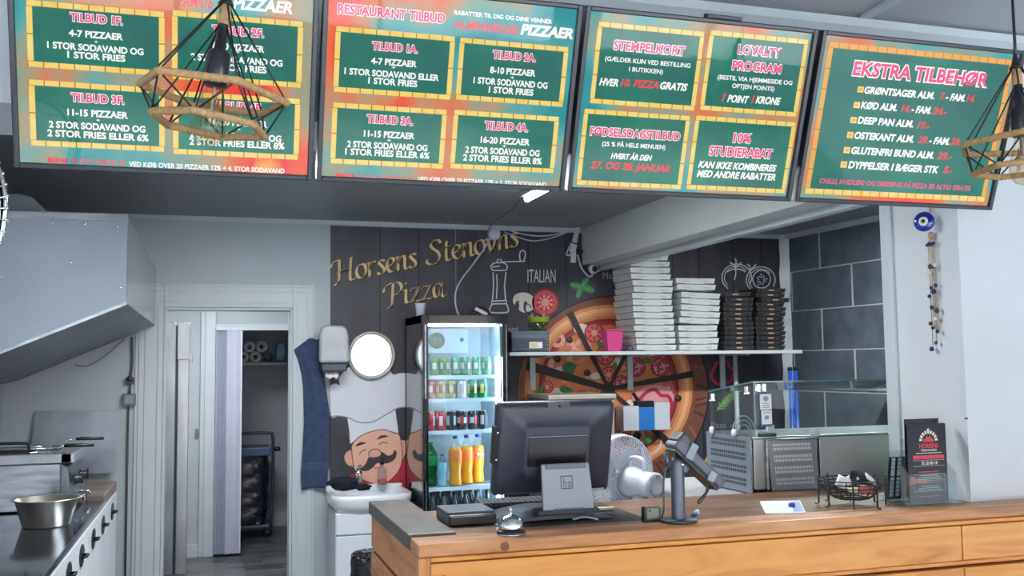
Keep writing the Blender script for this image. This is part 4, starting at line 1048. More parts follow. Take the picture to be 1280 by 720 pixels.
b.box(bx0 + .01, bx1 - .01, by0 + .02, by1 - .02, SZ + .005, SZ + .1)
b.build('basket', M_bask, bk)
b = MB(); b.box(1.99, 2.08, by0 - .004, by0 - .001, SZ + .025, SZ + .066); b.k = 1; b.box(1.997, 2.045, by0 - .0046, by0 - .004, SZ + .03, SZ + .06); b.build('price_tag', [M_paper, mat('tag_cream', '#d9c98f', 0.6)], bk)
# flower sleeve standing in the basket
fl = thing('potted_herb', 'green herb in a yellow-printed plastic sleeve above the grey basket', 'plant', (2.1, 6.22, SZ + .105))
b = MB(); b.lathe([(0, 0), (.042, 0), (.05, .03), (.082, .15), (.08, .15), (.048, .03), (.04, .004)], (2.1, 6.22, SZ + .105), 24); b.build('plastic_sleeve', pane('sleeve_plastic', '#f4f8f0', bump=0.4), fl)
b = MB(); g = random.Random(5)
for k in range(160):
    a = g.uniform(0, 6.28); r = g.uniform(0, .046); z = g.uniform(.0, .085); r = min(r, .034 + z * .3)
    p = np.array([2.1 + r * cos(a), 6.22 + r * sin(a), SZ + .108 + z]); q = g.uniform(.008, .014)
    R = rotm(g.uniform(-1, 1), g.uniform(-1, 1), g.uniform(0, 6))
    b.add([p + R @ np.array(v) for v in ((-q, 0, 0), (0, -q * .5, .002), (q, 0, 0), (0, q * .5, .002))], [(0, 1, 2, 3)])
b.build('leaves', [mat('herb_leaf', '#2f6a35', 0.5, color2='#4c8f42', vscale=60)], fl)
b = MB(); b.lathe([(.0665, .098), (.0755, .13)], (2.1, 6.22, SZ + .105), 24); b.build('printed_band', mat('yellow_band', '#b9b52a', 0.4, color2='#8fb23a', vscale=20), fl)
b = MB()
for k in range(9):
    a = k * .7; p = (2.1 + .062 * cos(a), 6.22 + .062 * sin(a), SZ + .105 + .13 + .012 * (k % 2))
    for j in range(5):
        t = j * 1.257; b.add([np.array(p) + np.array([.002 * cos(t), -.004, .002 * sin(t)]), np.array(p) + np.array([.011 * cos(t - .3), -.006, .011 * sin(t - .3)]), np.array(p) + np.array([.011 * cos(t + .3), -.006, .011 * sin(t + .3)])], [(0, 1, 2)])
b.build('printed_flowers', mat('pink_flower', '#e6cdd8', 0.5), fl)
pk = thing('pink_holder', 'pink plastic tub on the shelf left of the tall box stack', 'tub', (2.6, 6.16, SZ))
b = MB(); b.prism([(2.548, 6.1, SZ), (2.652, 6.1, SZ), (2.662, 6.1, SZ + .145), (2.538, 6.1, SZ + .145)], (0, .1, 0)); b.build('tub', mat('pink_plastic', '#c8347c', 0.35), pk, bevel=0.006)
b = MB(); b.box(2.532, 2.668, 6.094, 6.104, SZ + .138, SZ + .15); b.build('rim', mat('pink_plastic', '#c8347c', 0.35), pk, bevel=0.003)
bl = MB(); bl.tube([(2.70 + .02 * cos(t), 6.08, SZ + .02 + .018 * sin(t)) for t in [2 * pi * k / 16 for k in range(16)]], .004, 6, closed=True); bl.tube([(2.665 + .016 * cos(t), 6.085, SZ + .018 + .014 * sin(t)) for t in [2 * pi * k / 16 for k in range(16)]], .004, 6, closed=True)
bl.build('scissors', mat('navy_plastic', '#20264f', 0.4), None, label='dark blue scissor handles lying before the tall box stack', cat='scissors', loc=(2.68, 6.08, SZ))

def pizza_box(name, w, d, h, body, dark, printm):
    r = thing(name, 'x', 'pizza box', (0, 0, 0))
    b = MB(); a = .006
    V = [(-w / 2 + a, 0 + a, 0), (w / 2 - a, a, 0), (w / 2 - a, d - a, 0), (-w / 2 + a, d - a, 0), (-w / 2, 0, h - .004), (w / 2, 0, h - .004), (w / 2, d, h - .004), (-w / 2, d, h - .004)]
    V = [(p[0], p[1], max(p[2], .0035)) for p in V]
    b.add(V, [(0, 3, 2, 1), (4, 5, 6, 7), (0, 1, 5, 4), (1, 2, 6, 5), (2, 3, 7, 6), (3, 0, 4, 7)])
    b.box(-w / 2 + .025, w / 2 - .025, .025, d - .025, 0, .0035)
    b.k = 1
    if name == 'pizza_box':
        for x0 in (-.10, .055):
            pts = [(x0 + .006 * k, -.0006, h * .5 + .004 * sin(k * 2.3)) for k in range(9)]
            b.grid([[(p[0], p[1], p[2] + .0015) for p in pts], [(p[0], p[1], p[2] - .0015) for p in pts]], smooth=False)
        b.grid([[(-w / 2 - .0006, .05 + .01 * k, h * .5 + .003 * sin(k * 2.1) + .002) for k in range(8)], [(-w / 2 - .0006, .05 + .01 * k, h * .5 + .003 * sin(k * 2.1) - .002) for k in range(8)]], smooth=False)
    else:
        b.box(-.022, .022, -.0008, 0.001, h * .42, h * .68)
    b.k = 2
    for x0 in ((-w / 2 + .03, w / 2 - .05) if name == 'pizza_box' else (-w / 2 + .02, w / 2 - .045)):
        if name == 'pizza_box':
            b.box(x0 - .03, x0 + .05, .003, .0045, .0035, .0075)  # dark painted strip, deepens the shadow line between stacked boxes
        else:
            b.box(x0, x0 + .022, -.0008, .001, h * .3, h * .72)
    b.build('tray', [body, printm, dark], r)
    b = MB(); b.box(-w / 2 - .001, w / 2 + .001, -.001, d + .001, h - .005, h - .001)
    b.box(-w / 2 - .0015, -w / 2 - .0003, .03, d - .02, h * .45, h - .003); b.build('lid', body, r, bevel=0.0015)
    return r
wb = pizza_box('pizza_box', .302, .31, .0435, M_board, mat('box_gap_shade', '#55585a', 0.8), M_ink)
first = True
def place_box(src, loc, rot, label, group):
    global first
    if first:
        src.location = loc; src.rotation_euler = rot; tag(src, label, None, group); first = False
    else:
        dup(src, loc, 0, label, group, rot)
g = random.Random(11)
for i in range(15):
    dx = 2.902 - .0030 * i + (.012 if i in (10, 9) else 0) + g.uniform(-.005, .005)
    place_box(wb, (dx, 6.09 + g.uniform(-.006, .006), SZ + .0005 + .0441 * i), (0, radians(g.uniform(-.35, .35)), radians(g.uniform(-2, 2) + 1.5)),
              'white pizza box, %s from the bottom of the tall white stack' % (ORD[i] if i else 'first'), 'white pizza boxes in the tall stack')
off = [0, .004, -.002, .0, .014, .018, .021, .024, .027, .005, .0]
zB = SZ + .0005
for i in range(11):
    ry = radians(g.uniform(-.3, .3))
    if 4 <= i <= 8: ry = radians(2.1)
    z = zB + .0441 * i + (.007 if i >= 4 else 0) + (.012 if i >= 9 else 0)
    place_box(wb, (3.218 + off[i] - (.012 if i >= 9 else 0), 6.085 + g.uniform(-.006, .01), z), (0, ry, radians(g.uniform(-2, 2) + (0, -1)[i > 3])),
              'white pizza box, %s from the bottom of the lower leaning white stack' % (ORD[i] if i else 'first'), 'white pizza boxes in the leaning stack')
M_bp = mat('box_print', '#a9917f', 0.6); M_bd = mat('box_hole', '#0c0d0e', 0.8)
bbx = pizza_box('small_pizza_box', .232, .25, .0335, M_bboard, M_bd, M_bp)
first = True
for i in range(12):
    top = i == 11
    place_box(bbx, (3.527 + (.008 if i > 8 else 0) + (-.01 if top else 0) + g.uniform(-.004, .004), 6.07 + (.03 if top else g.uniform(-.006, .006)), SZ + .0005 + .0338 * i + (.004 if top else 0)), (0, radians(-1.5 if top else 0), radians(-8 if top else g.uniform(-2.5, 2.5))),
              'black pizza box, %s from the bottom of the left black stack' % (ORD[i] if i else 'first'), 'black pizza boxes in the left stack')
for i in range(13):
    place_box(bbx, (3.778 + (.012 if i > 6 else 0) + (.03 if i == 10 else 0) + g.uniform(-.004, .004), 6.07 + g.uniform(-.006, .006), SZ + .0005 + .0338 * i), (0, 0, radians(g.uniform(-2.5, 2.5))),
              'black pizza box, %s from the bottom of the right black stack' % (ORD[i] if i else 'first'), 'black pizza boxes in the right stack')
# white pipe under the shelf, blue handles in the corner
MB().tube([(3.68, 6.40, 1.607), (3.69, 6.40, .2)], .017, 12).build('wall_pipe', M_trim, None, label='thin white pipe running down from the right end of the shelf', cat='pipe', loc=(3.68, 6.4, .2))
for i, x in enumerate((4.022, 4.066)):
    t = thing('broom_handle', ('left blue broom handle standing in the tiled corner', 'right blue broom handle standing in the tiled corner')[i], 'broom', (x, 6.2, 0), 'blue broom handles')
    MB().tube([(x, 6.2, .06), (x + .0, 6.22, 1.49)], .0155, 14).build('pole', mat('blue_metal', '#2a63c8', 0.3), t)
    MB().tube([(x, 6.22, 1.485), (x, 6.2202, 1.51)], .017, 14).build('end_cap', M_blackm, t)
    MB().box(x - .018, x + .018, 6.08, 6.32, 0, .07).build('brush_head', M_blackm, t, bevel=0.005)
# cables, junction box, camera bits by the beam
jb = thing('junction_box', 'round white junction box with cables at the top of the mural', 'junction box', (1.856, YM, 2.465))
MB().lathe([(0, .034), (.03, .034), (.042, .026), (.045, 0)], (1.868, YM - .003, 2.46), 24, rotm(radians(90))).build('box', M_wplast, jb)
def wcab(pts, r, name, label, m=None):
    P = [wp(x, y, YM - .02) for x, y in pts]
    MB().tube(crom(P, 7, False), r, 6).build(name, m or M_wplast, None, label=label, cat='cable', loc=tuple(P[len(P) // 2]))
wcab([(616, 293), (606, 310), (590, 332), (575, 352), (569, 368), (570, 384), (575, 397)], .0065, 'white_cable', 'white cable curving down the mural to the fridge')
wcab([(630, 290), (655, 299), (672, 301), (694, 296), (712, 289)], .005, 'white_cable', 'lower sagging white cable from the junction box to the beam')
wcab([(634, 287), (655, 293), (675, 295), (695, 293), (712, 288)], .005, 'white_cable', 'upper white cable from the junction box to the beam')
P = [(1.83, YM - .01, 2.49), (1.80, YM - .25, 2.508), (1.78, YM - .7, 2.512), (1.72, 5.4, 2.512), (1.69, 5.25, 2.505)]
MB().tube(crom(P, 6, False), .004, 6).build('lamp_cable', M_grey, None, label='thin cable along the ceiling to the lit tube lamp', cat='cable', loc=P[2])
cn = thing('cable_adapter', 'white cable connectors hanging at the end of the beam', 'connector', (2.47, YM - .03, 2.35))
q = lambda x, y, d=.03: wp(x, y, YM - d)
b = MB(); b.cyl(q(723, 283), q(718, 303), .014, .022, 14); b.obox(q(716, 310), (.022, .016, .028), rotm(0, radians(15))); b.build('sleeve', M_wplast, cn, bevel=0.002)
b = MB(); b.box(q(717, 320)[0] - .02, q(717, 320)[0] + .02, YM - .03, YM - .002, q(717, 328)[2], q(717, 314)[2]); b.tube(crom([q(714, 304), q(708, 318), q(714, 318), q(718, 312)], 5, False), .006, 6); b.build('plate', M_trim, cn)
b = MB(); b.lathe([(0, .02), (.016, .02), (.018, 0)], q(725, 315), 14, rotm(radians(90))); b.build('black_plug', M_black, cn)
cm = thing('ceiling_camera', 'small white and black camera with cable loop under the beam', 'camera', (2.585, YM - .1, 2.2))
cc = q(740, 337, .09)
b = MB(); b.lathe([(0, .0), (.026, .004), (.034, .02), (.03, .05), (.0, .06)], (cc[0], cc[1], cc[2] - .0), 20, rotm(radians(90))); b.xf(None); b.build('shell', M_wplast, cm)
b = MB(); b.lathe([(0, .066), (.018, .064), (.022, .052)], cc, 20, rotm(radians(90))); b.build('lens', M_black, cm)
b = MB(); b.tube(crom([q(722, 318), q(726, 333), q(733, 343), q(738, 346), q(741, 342)], 5, False), .006, 6); b.tube(crom([q(741, 340), q(750, 338), q(757, 333)], 5, False), .006, 6); b.box(cc[0] - .006, cc[0] + .04, cc[1] - .01, cc[1] + .06, cc[2] + .028, 2.219); b.build('cable', M_wplast, cm)
# lit tube on the kitchen ceiling
tl_ = thing('tube_lamp', 'lit white tube lamp on the kitchen ceiling', 'lamp', (1.69, 4.9, 2.52))
b = MB(); b.box(1.655, 1.735, 4.55, 5.22, 2.497, 2.52); b.build('housing', M_trim, tl_, bevel=0.004)
b = MB(); b.tube([(1.695, 4.56, 2.485), (1.695, 5.2, 2.485)], .018, 14); b.build('tube', mat('lit_tube', '#ffffff', 0.4, emit=8.0, ecol='#fbfdff'), tl_)
# dispenser for wrap on the wall, steel cabinet behind the till
wd = thing('wrap_dispenser', 'white and blue box with black handles on the wall behind the fan', 'dispenser', (2.96, 6.4, 1.07))
a0, a1 = at(779, 508, 'Y', 6.34), at(838, 537, 'Y', 6.34)
w3 = (a1[0] - a0[0]) / 3
MB().box(a0[0], a0[0] + w3, 6.34, YM - .02, a1[2], a0[2]).build('white_end', M_wplast, wd, bevel=0.004)
MB().box(a0[0] + w3, a0[0] + 2 * w3, 6.345, YM - .02, a1[2], a0[2] - .01).build('blue_band', mat('band_blue', '#2a78c8', 0.4), wd, bevel=0.003)
MB().box(a0[0] + 2 * w3, a1[0], 6.34, YM - .02, a1[2], a0[2] + .02).build('white_end', M_wplast, wd, bevel=0.004)
b = MB(); b.box(a0[0] + w3 * .95, a0[0] + 2 * w3, 6.345, 6.42, a0[2] - .01, a0[2] + .035); b.tube([(a0[0] + w3 * 1.2, 6.38, a0[2] + .02), (a0[0] + w3 * .75, 6.37, a0[2] + .09)], [.016, .012], 8); b.build('black_handle', M_black, wd, bevel=0.003)
sc_ = thing('metal_cabinet', 'beige metal cabinet standing against the mural behind the till', 'cabinet', (2.5, 6.2, 0))
c0, c1 = at(686, 494, 'Y', 6.0), at(768, 494, 'Y', 6.0)
M_beige = mat('beige_metal', '#a59d92', 0.45, 0.2, var=0.06)
b = MB(); b.box(c0[0], c1[0], 6.0, 6.44, .06, c0[2] - .03); b.build('body', M_beige, sc_, bevel=0.006)
b = MB(); b.box(c0[0] - .008, c1[0] + .008, 5.985, 6.45, c0[2] - .03, c0[2]); b.build('top', mat('beige_top', '#b8b1a6', 0.4, 0.2), sc_, bevel=0.004)
d = MB().box(c0[0] + .01, c1[0] - .01, 5.985, 6.0, .1, c0[2] - .04).build('door', M_beige, sc_, bevel=0.004)
MB().tube([(c1[0] - .05, 5.98, .8), (c1[0] - .05, 5.955, .81), (c1[0] - .05, 5.955, .95), (c1[0] - .05, 5.98, .96)], .006, 8).build('handle', M_steel, d)
b = MB(); b.box(c0[0] + .02, c1[0] - .02, 6.02, 6.42, 0, .06); b.build('plinth', M_dark, sc_)

# ---------------------------------------------------------------- serving counter
HT, YF = 1.057, 2.70
ct = thing('service_counter', 'long pine service counter with brown wooden top', 'counter', (1.5, 3.0, 0))
# front boards with a dark shadow gap between the rows
g = random.Random(2)
b = MB(); b.box(.575, 3.6, YF + .04, YF + .06, 0, 1.03); b.build('carcass', mat('dark_gap_wood', '#4a2d18', 0.8), ct)
rowsz = [(.886, 1.0), (.755, .863), (.625, .733), (.495, .603), (.365, .473), (.235, .343), (.105, .213)]
for j, (z0, z1) in enumerate(rowsz):
    cuts = [.587, 2.386, 3.6] if j % 2 == 0 else [.587, 2.39, 3.6]
    for k in range(2):
        MB().box(cuts[k] + .0015, cuts[k + 1] - .0015, YF + .012, YF + .042, z0, z1).build('front_board', M_pine, ct, bevel=0.003)
for j, (z0, z1) in enumerate(rowsz):
    MB().box(.587, 3.6, YF + .026, YF + .04, z0 - .0165, z0 - .0035).build('gap_batten', M_pine, ct, bevel=0.002)
MB().box(.587, 3.6, YF + .006, YF + .04, 1.004, 1.018).build('top_batten', M_pine, ct, bevel=0.004)
MB().box(.553, .587, YF + .008, YF + .045, 0, 1.018).build('corner_post', M_pinez, ct, bevel=0.003)
for z0, z1 in ((.905, 1.018), (.775, .888), (.645, .758), (.515, .628), (.385, .498), (.255, .368), (.125, .238)):
    MB().box(.556, .58, YF + .05, 3.56, z0, z1).build('end_board', M_piney, ct, bevel=0.003)
    MB().box(.565, .58, YF + .05, 3.56, z0 - .012, z0 - .004).build('end_batten', mat('pale_batten', '#b89a78', 0.6), ct)
MB().box(.575, .59, YF + .06, 3.56, 0, 1.018).build('end_backing', mat('dark_gap_wood', '#4a2d18', 0.8), ct)
MB().box(.552, 3.6, YF, 2.825, 1.020, HT).build('front_cap', M_cap, ct, bevel=0.005, seg=3)
MB().box(.548, .69, 2.83, 3.575, 1.020, HT + .008).build('wing_cap', M_wing, ct, bevel=0.004, label='dark brown wing board')
nb = 4
for k in range(nb):
    y0 = 2.827 + k * .122
    MB().box(.70 if k > 5 else .693, XR - .004, y0, y0 + .1195, 1.025, HT - .0005).build('top_plank', M_walnut, ct, bevel=0.002)
MB().lathe([(0, .002), (.011, .001), (.012, 0)], (.625, YF + .012, .955), 14, rotm(radians(90))).build('knot', mat('wood_knot', '#3b2113', 0.6), ct)
MB().lathe([(0, .0008), (.012, .0006), (.0135, 0)], (.80, YF - .0002, 1.037), 20, rotm(radians(90))).build('knot', mat('cap_knot', '#7d4e30', 0.6), ct)
# white preparation table behind it
pt = thing('prep_table', 'white kitchen table standing behind the wooden counter', 'table', (2.0, 3.65, 0))
MB().box(1.74, 2.95, 3.33, 4.0, 1.01, 1.04).build('table_top', mat('table_white', '#a9adae', 0.4), pt, bevel=0.005)
MB().box(1.76, 2.93, 3.36, 3.98, .1, 1.01).build('cabinet', mat('table_white2', '#9da1a3', 0.4), pt)
for x in (1.80, 2.88):
    for y in (3.4, 3.94):
        MB().cyl((x, y, 0), (x, y, .1), .02, n=12).build('leg', M_steeld, pt)
lt = thing('side_table', 'lower white table behind the counter with the fan on it', 'table', (1.4, 3.65, 0))
MB().box(1.05, 1.72, 3.33, 4.0, .87, .90).build('table_top', mat('table_white', '#a9adae', 0.4), lt, bevel=0.005)
for x in (1.09, 1.68):
    for y in (3.37, 3.96):
        MB().box(x - .02, x + .02, y - .02, y + .02, 0, .87).build('leg', M_steeld, lt, bevel=0.003)
# cold topping display with vents and glass hood
dc = thing('topping_display', 'steel cold topping display with vent panels and glass hood', 'display case', (2.35, 3.55, 1.04))
DX, DY0, DY1, DZ0, DZ1 = 2.0, 3.36, 3.72, 1.06, 1.26
MB().box(DX, 2.95, DY0, DY1, DZ0, DZ1 - .005).build('body', mat('display_steel', '#a9aaa6', 0.42, 0.45, var=0.06, vscale=3), dc, bevel=0.004)
MB().box(DX - .008, 2.955, DY0 - .008, DY1 + .008, DZ1 - .006, DZ1 + .002).build('top_rim', M_steel, dc, bevel=0.002)
for x in (DX + .04, 2.9):
    for y in (DY0 + .04, DY1 - .04):
        MB().cyl((x, y, 1.04), (x, y, DZ0), .016, n=12).build('foot', M_black, dc)
def vent(P, rowsn, n, base, slot, name):
    """perforated sheet: P(u, v, d) with u, v in 0..1"""
    b = MB(); b.add([P(0, 0, .0), P(1, 0, .0), P(1, 1, .0), P(0, 1, .0), P(0, 0, .006), P(1, 0, .006), P(1, 1, .006), P(0, 1, .006)], [(0, 1, 2, 3), (4, 5, 6, 7), (0, 1, 5, 4), (1, 2, 6, 5), (2, 3, 7, 6), (3, 0, 4, 7)])
    b.k = 1
    for r in rowsn:
        for k in range(n):
            u = .1 + .8 * (k + .5) / n; hw = .8 / n * .27
            b.add([P(u - hw, r - .028, .0066), P(u + hw, r - .028, .0066), P(u + hw, r + .028, .0066), P(u - hw, r + .028, .0066)], [(0, 1, 2, 3)])
    return b.build(name, [base, slot], dc)
M_slot = mat('vent_slot', '#22262b', 0.6)
vl = vent(lambda u, v, d: (DX - .004 - d, DY1 - .005 - u * (DY1 - DY0 - .01), DZ0 - .015 + v * (DZ1 - DZ0 + .015)), (.14, .22, .37, .45, .60, .68, .82, .9), 26, mat('vent_grey', '#8a939b', 0.4, 0.6), M_slot, 'side_vent')
vf = vent(lambda u, v, d: (2.055 + u * .215 + .008 * (1 - v), DY0 - .002 - d - .012 * (1 - v), DZ0 - .005 + v * .19), (.14, .22, .37, .45, .60, .68, .83, .91), 22, mat('vent_steel', '#838587', 0.38, 0.6), mat('vent_slot_pale', '#d9dcdf', 0.4), 'front_vent')
b = MB(); b.box(2.045, 2.053, DY0 - .02, DY0, DZ0, DZ1 - .008).box(2.281, 2.286, DY0 - .02, DY0, DZ0, DZ1 - .01).box(2.045, 2.286, DY0 - .02, DY0, DZ1 - .012, DZ1 - .006); b.build('vent_frame', M_steel, dc, bevel=0.002)
M_case = pane('case_glass', '#f7fcf9', ior=1.35)
b = MB(); b.prism([(DX + .004, DY1 - .01, DZ1 + .003), (DX + .004, DY0 + .004, DZ1 + .003), (DX + .004, DY0 + .004, 1.468), (DX + .004, DY1 - .01, 1.425)], (.006, 0, 0)); b.build('glass_side', M_case, dc)
b = MB(); b.box(DX + .012, 2.95, DY0 + .002, DY0 + .008, DZ1 + .003, 1.468); b.build('glass_front', M_case, dc)
b = MB(); b.prism([(DX + .004, DY1 - .01, 1.428), (DX + .004, DY0 + .002, 1.471), (2.95, DY0 + .002, 1.471), (2.95, DY1 - .01, 1.428)], (0, 0, .005)); b.build('glass_top', M_case, dc)
M_edge = mat('glass_edge', '#2e5a52', 0.15, spec=0.7)
b = MB(); b.box(DX + .004, 2.95, DY0 - .0005, DY0 + .002, 1.469, 1.476).prism([(DX + .002, DY1 - .01, 1.426), (DX + .002, DY0, 1.469), (DX + .002, DY0, 1.476), (DX + .002, DY1 - .01, 1.433)], (.003, 0, 0)).box(DX + .009, DX + .013, DY0, DY0 + .004, DZ1 + .003, 1.47); b.build('glass_edges', M_edge, dc)
for (x, y, z) in ((DX + .03, DY0 + .006, 1.45), (DX + .055, DY0 + .006, 1.45), (DX + .007, DY0 + .05, 1.44), (DX + .007, DY1 - .03, 1.405)):
    b = MB(); b.obox((x, y, z), (.006, .008, .014)); b.lathe([(0, -.012), (.014, -.012), (.014, -.017), (0, -.017)], (x, y, z), 12); b.build('glass_clip', M_chrome, dc)
for (x, y) in ((DX - .004, DY1 - .06), (DX - .004, DY1 - .24)):
    b = MB(); b.lathe([(0, -.004), (.016, -.004), (.016, .004), (0, .004)], (x - .01, y, DZ1 + .01), 20, rotm(0, radians(90))); b.build('pane_holder', M_wplast, dc)
b = MB(); b.lathe([(0, 0), (.02, 0), (.02, .006), (0, .006)], (2.268, DY0 - .006, DZ1 + .008), 24, rotm(radians(90))); b.build('pane_holder', M_wplast, dc)
tg = thing('hygiene_card', 'two white cards with blue print standing in the glass hood corner', 'card', (2.06, 3.39, DZ1))
def cardfn(x0, z0):
    return lambda u, v, n: (x0 + u, DY0 + .012 - .001 - n, z0 + v)
DYC = DY0 - .016
b = MB(); b.box(2.033, 2.083, DYC + .012, DYC + .014, 1.365, 1.425); b.k = 1; b.add([(2.058 + .013 * cos(t), DYC + .0115, 1.408 + .011 * sin(t)) for t in [2 * pi * k / 6 for k in range(6)]], [tuple(range(6))])
for z in (1.39, 1.382, 1.374): b.box(2.043, 2.073, DYC + .0113, DYC + .012, z - .0015, z + .0015)
M_cp = mat('card_print', '#8298b4', 0.6)
b.build('card', [M_paper, M_cp], tg)
b = MB(); b.box(2.038, 2.083, DYC + .012, DYC + .014, 1.30, 1.362); b.k = 1; b.add([(2.06 + .011 * cos(t), DYC + .0115, 1.335 + .009 * sin(t)) for t in [2 * pi * k / 6 for k in range(6)]], [tuple(range(6))])
b.box(2.045, 2.075, DYC + .0113, DYC + .012, 1.352, 1.355)
b.k = 2; b.box(2.038, 2.083, DYC + .0112, DYC + .012, 1.30, 1.309); b.k = 3; b.box(2.07, 2.083, DYC + .0111, DYC + .012, 1.30, 1.304)
b.build('card', [M_paper, M_cp, mat('card_blue', '#2d55a8', 0.5), mat('card_red', '#c23a42', 0.5)], tg)
b = MB(); b.box(2.03, 2.10, DYC + .012, DYC + .03, DZ1 + .002, DZ1 + .012); b.build('stand', M_black, tg)
pm = thing('price_clip', 'small white plug block with grey cable behind the cards', 'plug', (2.12, 3.42, DZ1 + .002))
b = MB(); b.box(2.04, 2.12, DY0 + .036, DY0 + .06, DZ1 + .002, DZ1 + .02).box(2.088, 2.117, DY0 + .036, DY0 + .05, DZ1 + .02, DZ1 + .042)
b.build('block', M_wplast, pm)
b = MB(); b.tube(crom([(2.105, DY0 + .05, DZ1 + .04), (2.09, DY0 + .06, DZ1 + .07), (2.10, DY0 + .06, DZ1 + .11), (2.115, DY0 + .06, DZ1 + .115), (2.10, DY0 + .06, DZ1 + .09)], 5, False), .0025, 6)
for r in (.05, .038, .025):
    b.tube([(2.04 - r * .1 + r * cos(t), DY0 + .13, DZ1 + .006 + 1.4 * r * sin(t)) for t in [pi * k / 14 + .3 for k in range(13)]], .0028, 6)
b.build('cable', M_lgrey, pm)
wbw = thing('serving_bowl', 'white bowl standing on the shelf board by the tiled wall', 'bowl', (3.62, 4.6, 1.4))
bx = at(1080, 486, 'Y', 4.6); bx = (bx[0], 4.6, bx[2])
wbw.location = bx; ORIGIN[wbw.name] = bx
MB().lathe([(0, 0), (.045, 0), (.05, .01), (.085, .05), (.08, .05), (.045, .008), (0, .006)], bx, 28).build('bowl', M_wplast, wbw)
ss = thing('side_shelf', 'steel shelf board fixed to the tiled wall', 'shelf', (bx[0] + .1, 4.6, bx[2]))
xs_ = lambda y: tile_pt((YW - y) / abs(td[1]), 0, -.004)[0]
b = MB(); b.prism([(bx[0] - .14, 4.2, bx[2] - .012), (xs_(4.2), 4.2, bx[2] - .012), (xs_(5.4), 5.4, bx[2] - .012), (bx[0] - .14, 5.4, bx[2] - .012)], (0, 0, .011)); b.build('board', M_steel, ss)
for y in (4.4, 5.2):
    b = MB(); b.prism([(xs_(y), y, bx[2] - .012), (xs_(y) - .25, y, bx[2] - .012), (xs_(y), y, bx[2] - .16)], (0, .012, 0)); b.build('bracket', M_steeld, ss)

# ---------------------------------------------------------------- things on the counter
# till screen seen from behind
mn = thing('till_monitor', 'dark touch-screen till turned away on a grey slanted stand', 'monitor', (1.06, 3.03, HT))
mc = np.array([1.073, 3.045, 1.278]); tilt = radians(14)
Rm = rotm(tilt)
def mp(x, y, z): return tuple(mc + Rm @ np.array([x, y, z]))
W2, H2 = .203, .155
b = MB()
def rr(w, h, r, y, n=6):
    out = []
    for cx, cz, a0 in ((w - r, h - r, 0), (-w + r, h - r, pi / 2), (-w + r, -h + r, pi), (w - r, -h + r, 1.5 * pi)):
        for k in range(n + 1):
            a = a0 + pi / 2 * k / n; out.append(mp(cx + r * cos(a), y, cz + r * sin(a)))
    return out
ringsm = [rr(W2, H2, .014, .018), rr(W2, H2, .014, .004), rr(W2 - .004, H2 - .004, .014, -.006), rr(W2 - .02, H2 - .018, .02, -.014), rr(W2 - .075, H2 - .055, .03, -.018), rr(W2 - .088, H2 - .068, .022, -.032), rr(W2 - .094, H2 - .074, .018, -.036)]
b.grid(ringsm, closed_u=True); b.poly(list(reversed(ringsm[-1]))); b.poly(ringsm[0])
b.build('rear_shell', M_dark, mn)
b = MB(); b.prism(rr(.10, .048, .006, -.0362), tuple(Rm @ np.array([0, -.003, 0]))); b.xf(None); b.build('rear_cover', mat('gloss_black', '#1c1c22', 0.12), mn)
b = MB(); b.prism([mp(-.1, -.037, .05), mp(.1, -.037, .05), mp(.1, -.037, .052), mp(-.1, -.037, .052)], tuple(Rm @ np.array([0, -.003, 0]))); b.build('trim_line', M_lgrey, mn)
b = MB(); b.prism([mp(-.035, -.012, H2 - .018), mp(.04, -.012, H2 - .018), mp(.04, -.007, H2 - .001), mp(-.035, -.007, H2 - .001)], tuple(Rm @ np.array([0, -.003, 0]))); b.build('webcam_tab', mat('tab_grey', '#343842', 0.4), mn)
MB().lathe([(0, 0), (.004, 0), (.004, .0045), (0, .0045)], mp(.006, -.011, H2 - .01), 12, Rm @ rotm(radians(90))).build('lens', M_black, mn)
b = MB(); b.prism([mp(-W2 + .1, .012, -H2 - .0), mp(W2 - .1, .012, -H2 - .0), mp(W2 - .1, .012, -H2 + .0), mp(-W2 + .1, .012, -H2 + .0)], (0, .001, 0))
b = MB(); b.prism(rr(W2 - .006, H2 - .006, .01, .0182), tuple(Rm @ np.array([0, .001, 0]))); b.build('screen', mat('screen_off', '#0a0c10', 0.08), mn)
b = MB(); b.prism([mp(-W2 - .008, -.012, .08), mp(-W2 + .014, -.012, .08), mp(-W2 + .014, -.012, -.045), mp(-W2 - .008, -.012, -.045)], tuple(Rm @ np.array([0, .026, 0]))); b.build('card_reader', M_blackm, mn, bevel=0.002)
b = MB()
for z in (.06, -.03): b.lathe([(0, .002), (.0035, .002), (.004, 0)], mp(-W2 + .006, -.012, z), 10, Rm @ rotm(radians(90)))
b.build('screws', M_chrome, mn)
b = MB(); b.prism([mp(W2 - .03 - .08, -.009, -H2 + .014), mp(W2 - .02, -.009, -H2 + .014), mp(W2 - .02, -.009, -H2 + .006), mp(W2 - .11, -.009, -H2 + .006)], tuple(Rm @ np.array([0, -.006, 0]))); b.build('sticker_strip', mat('strip_white', '#aeb3ba', 0.5), mn)
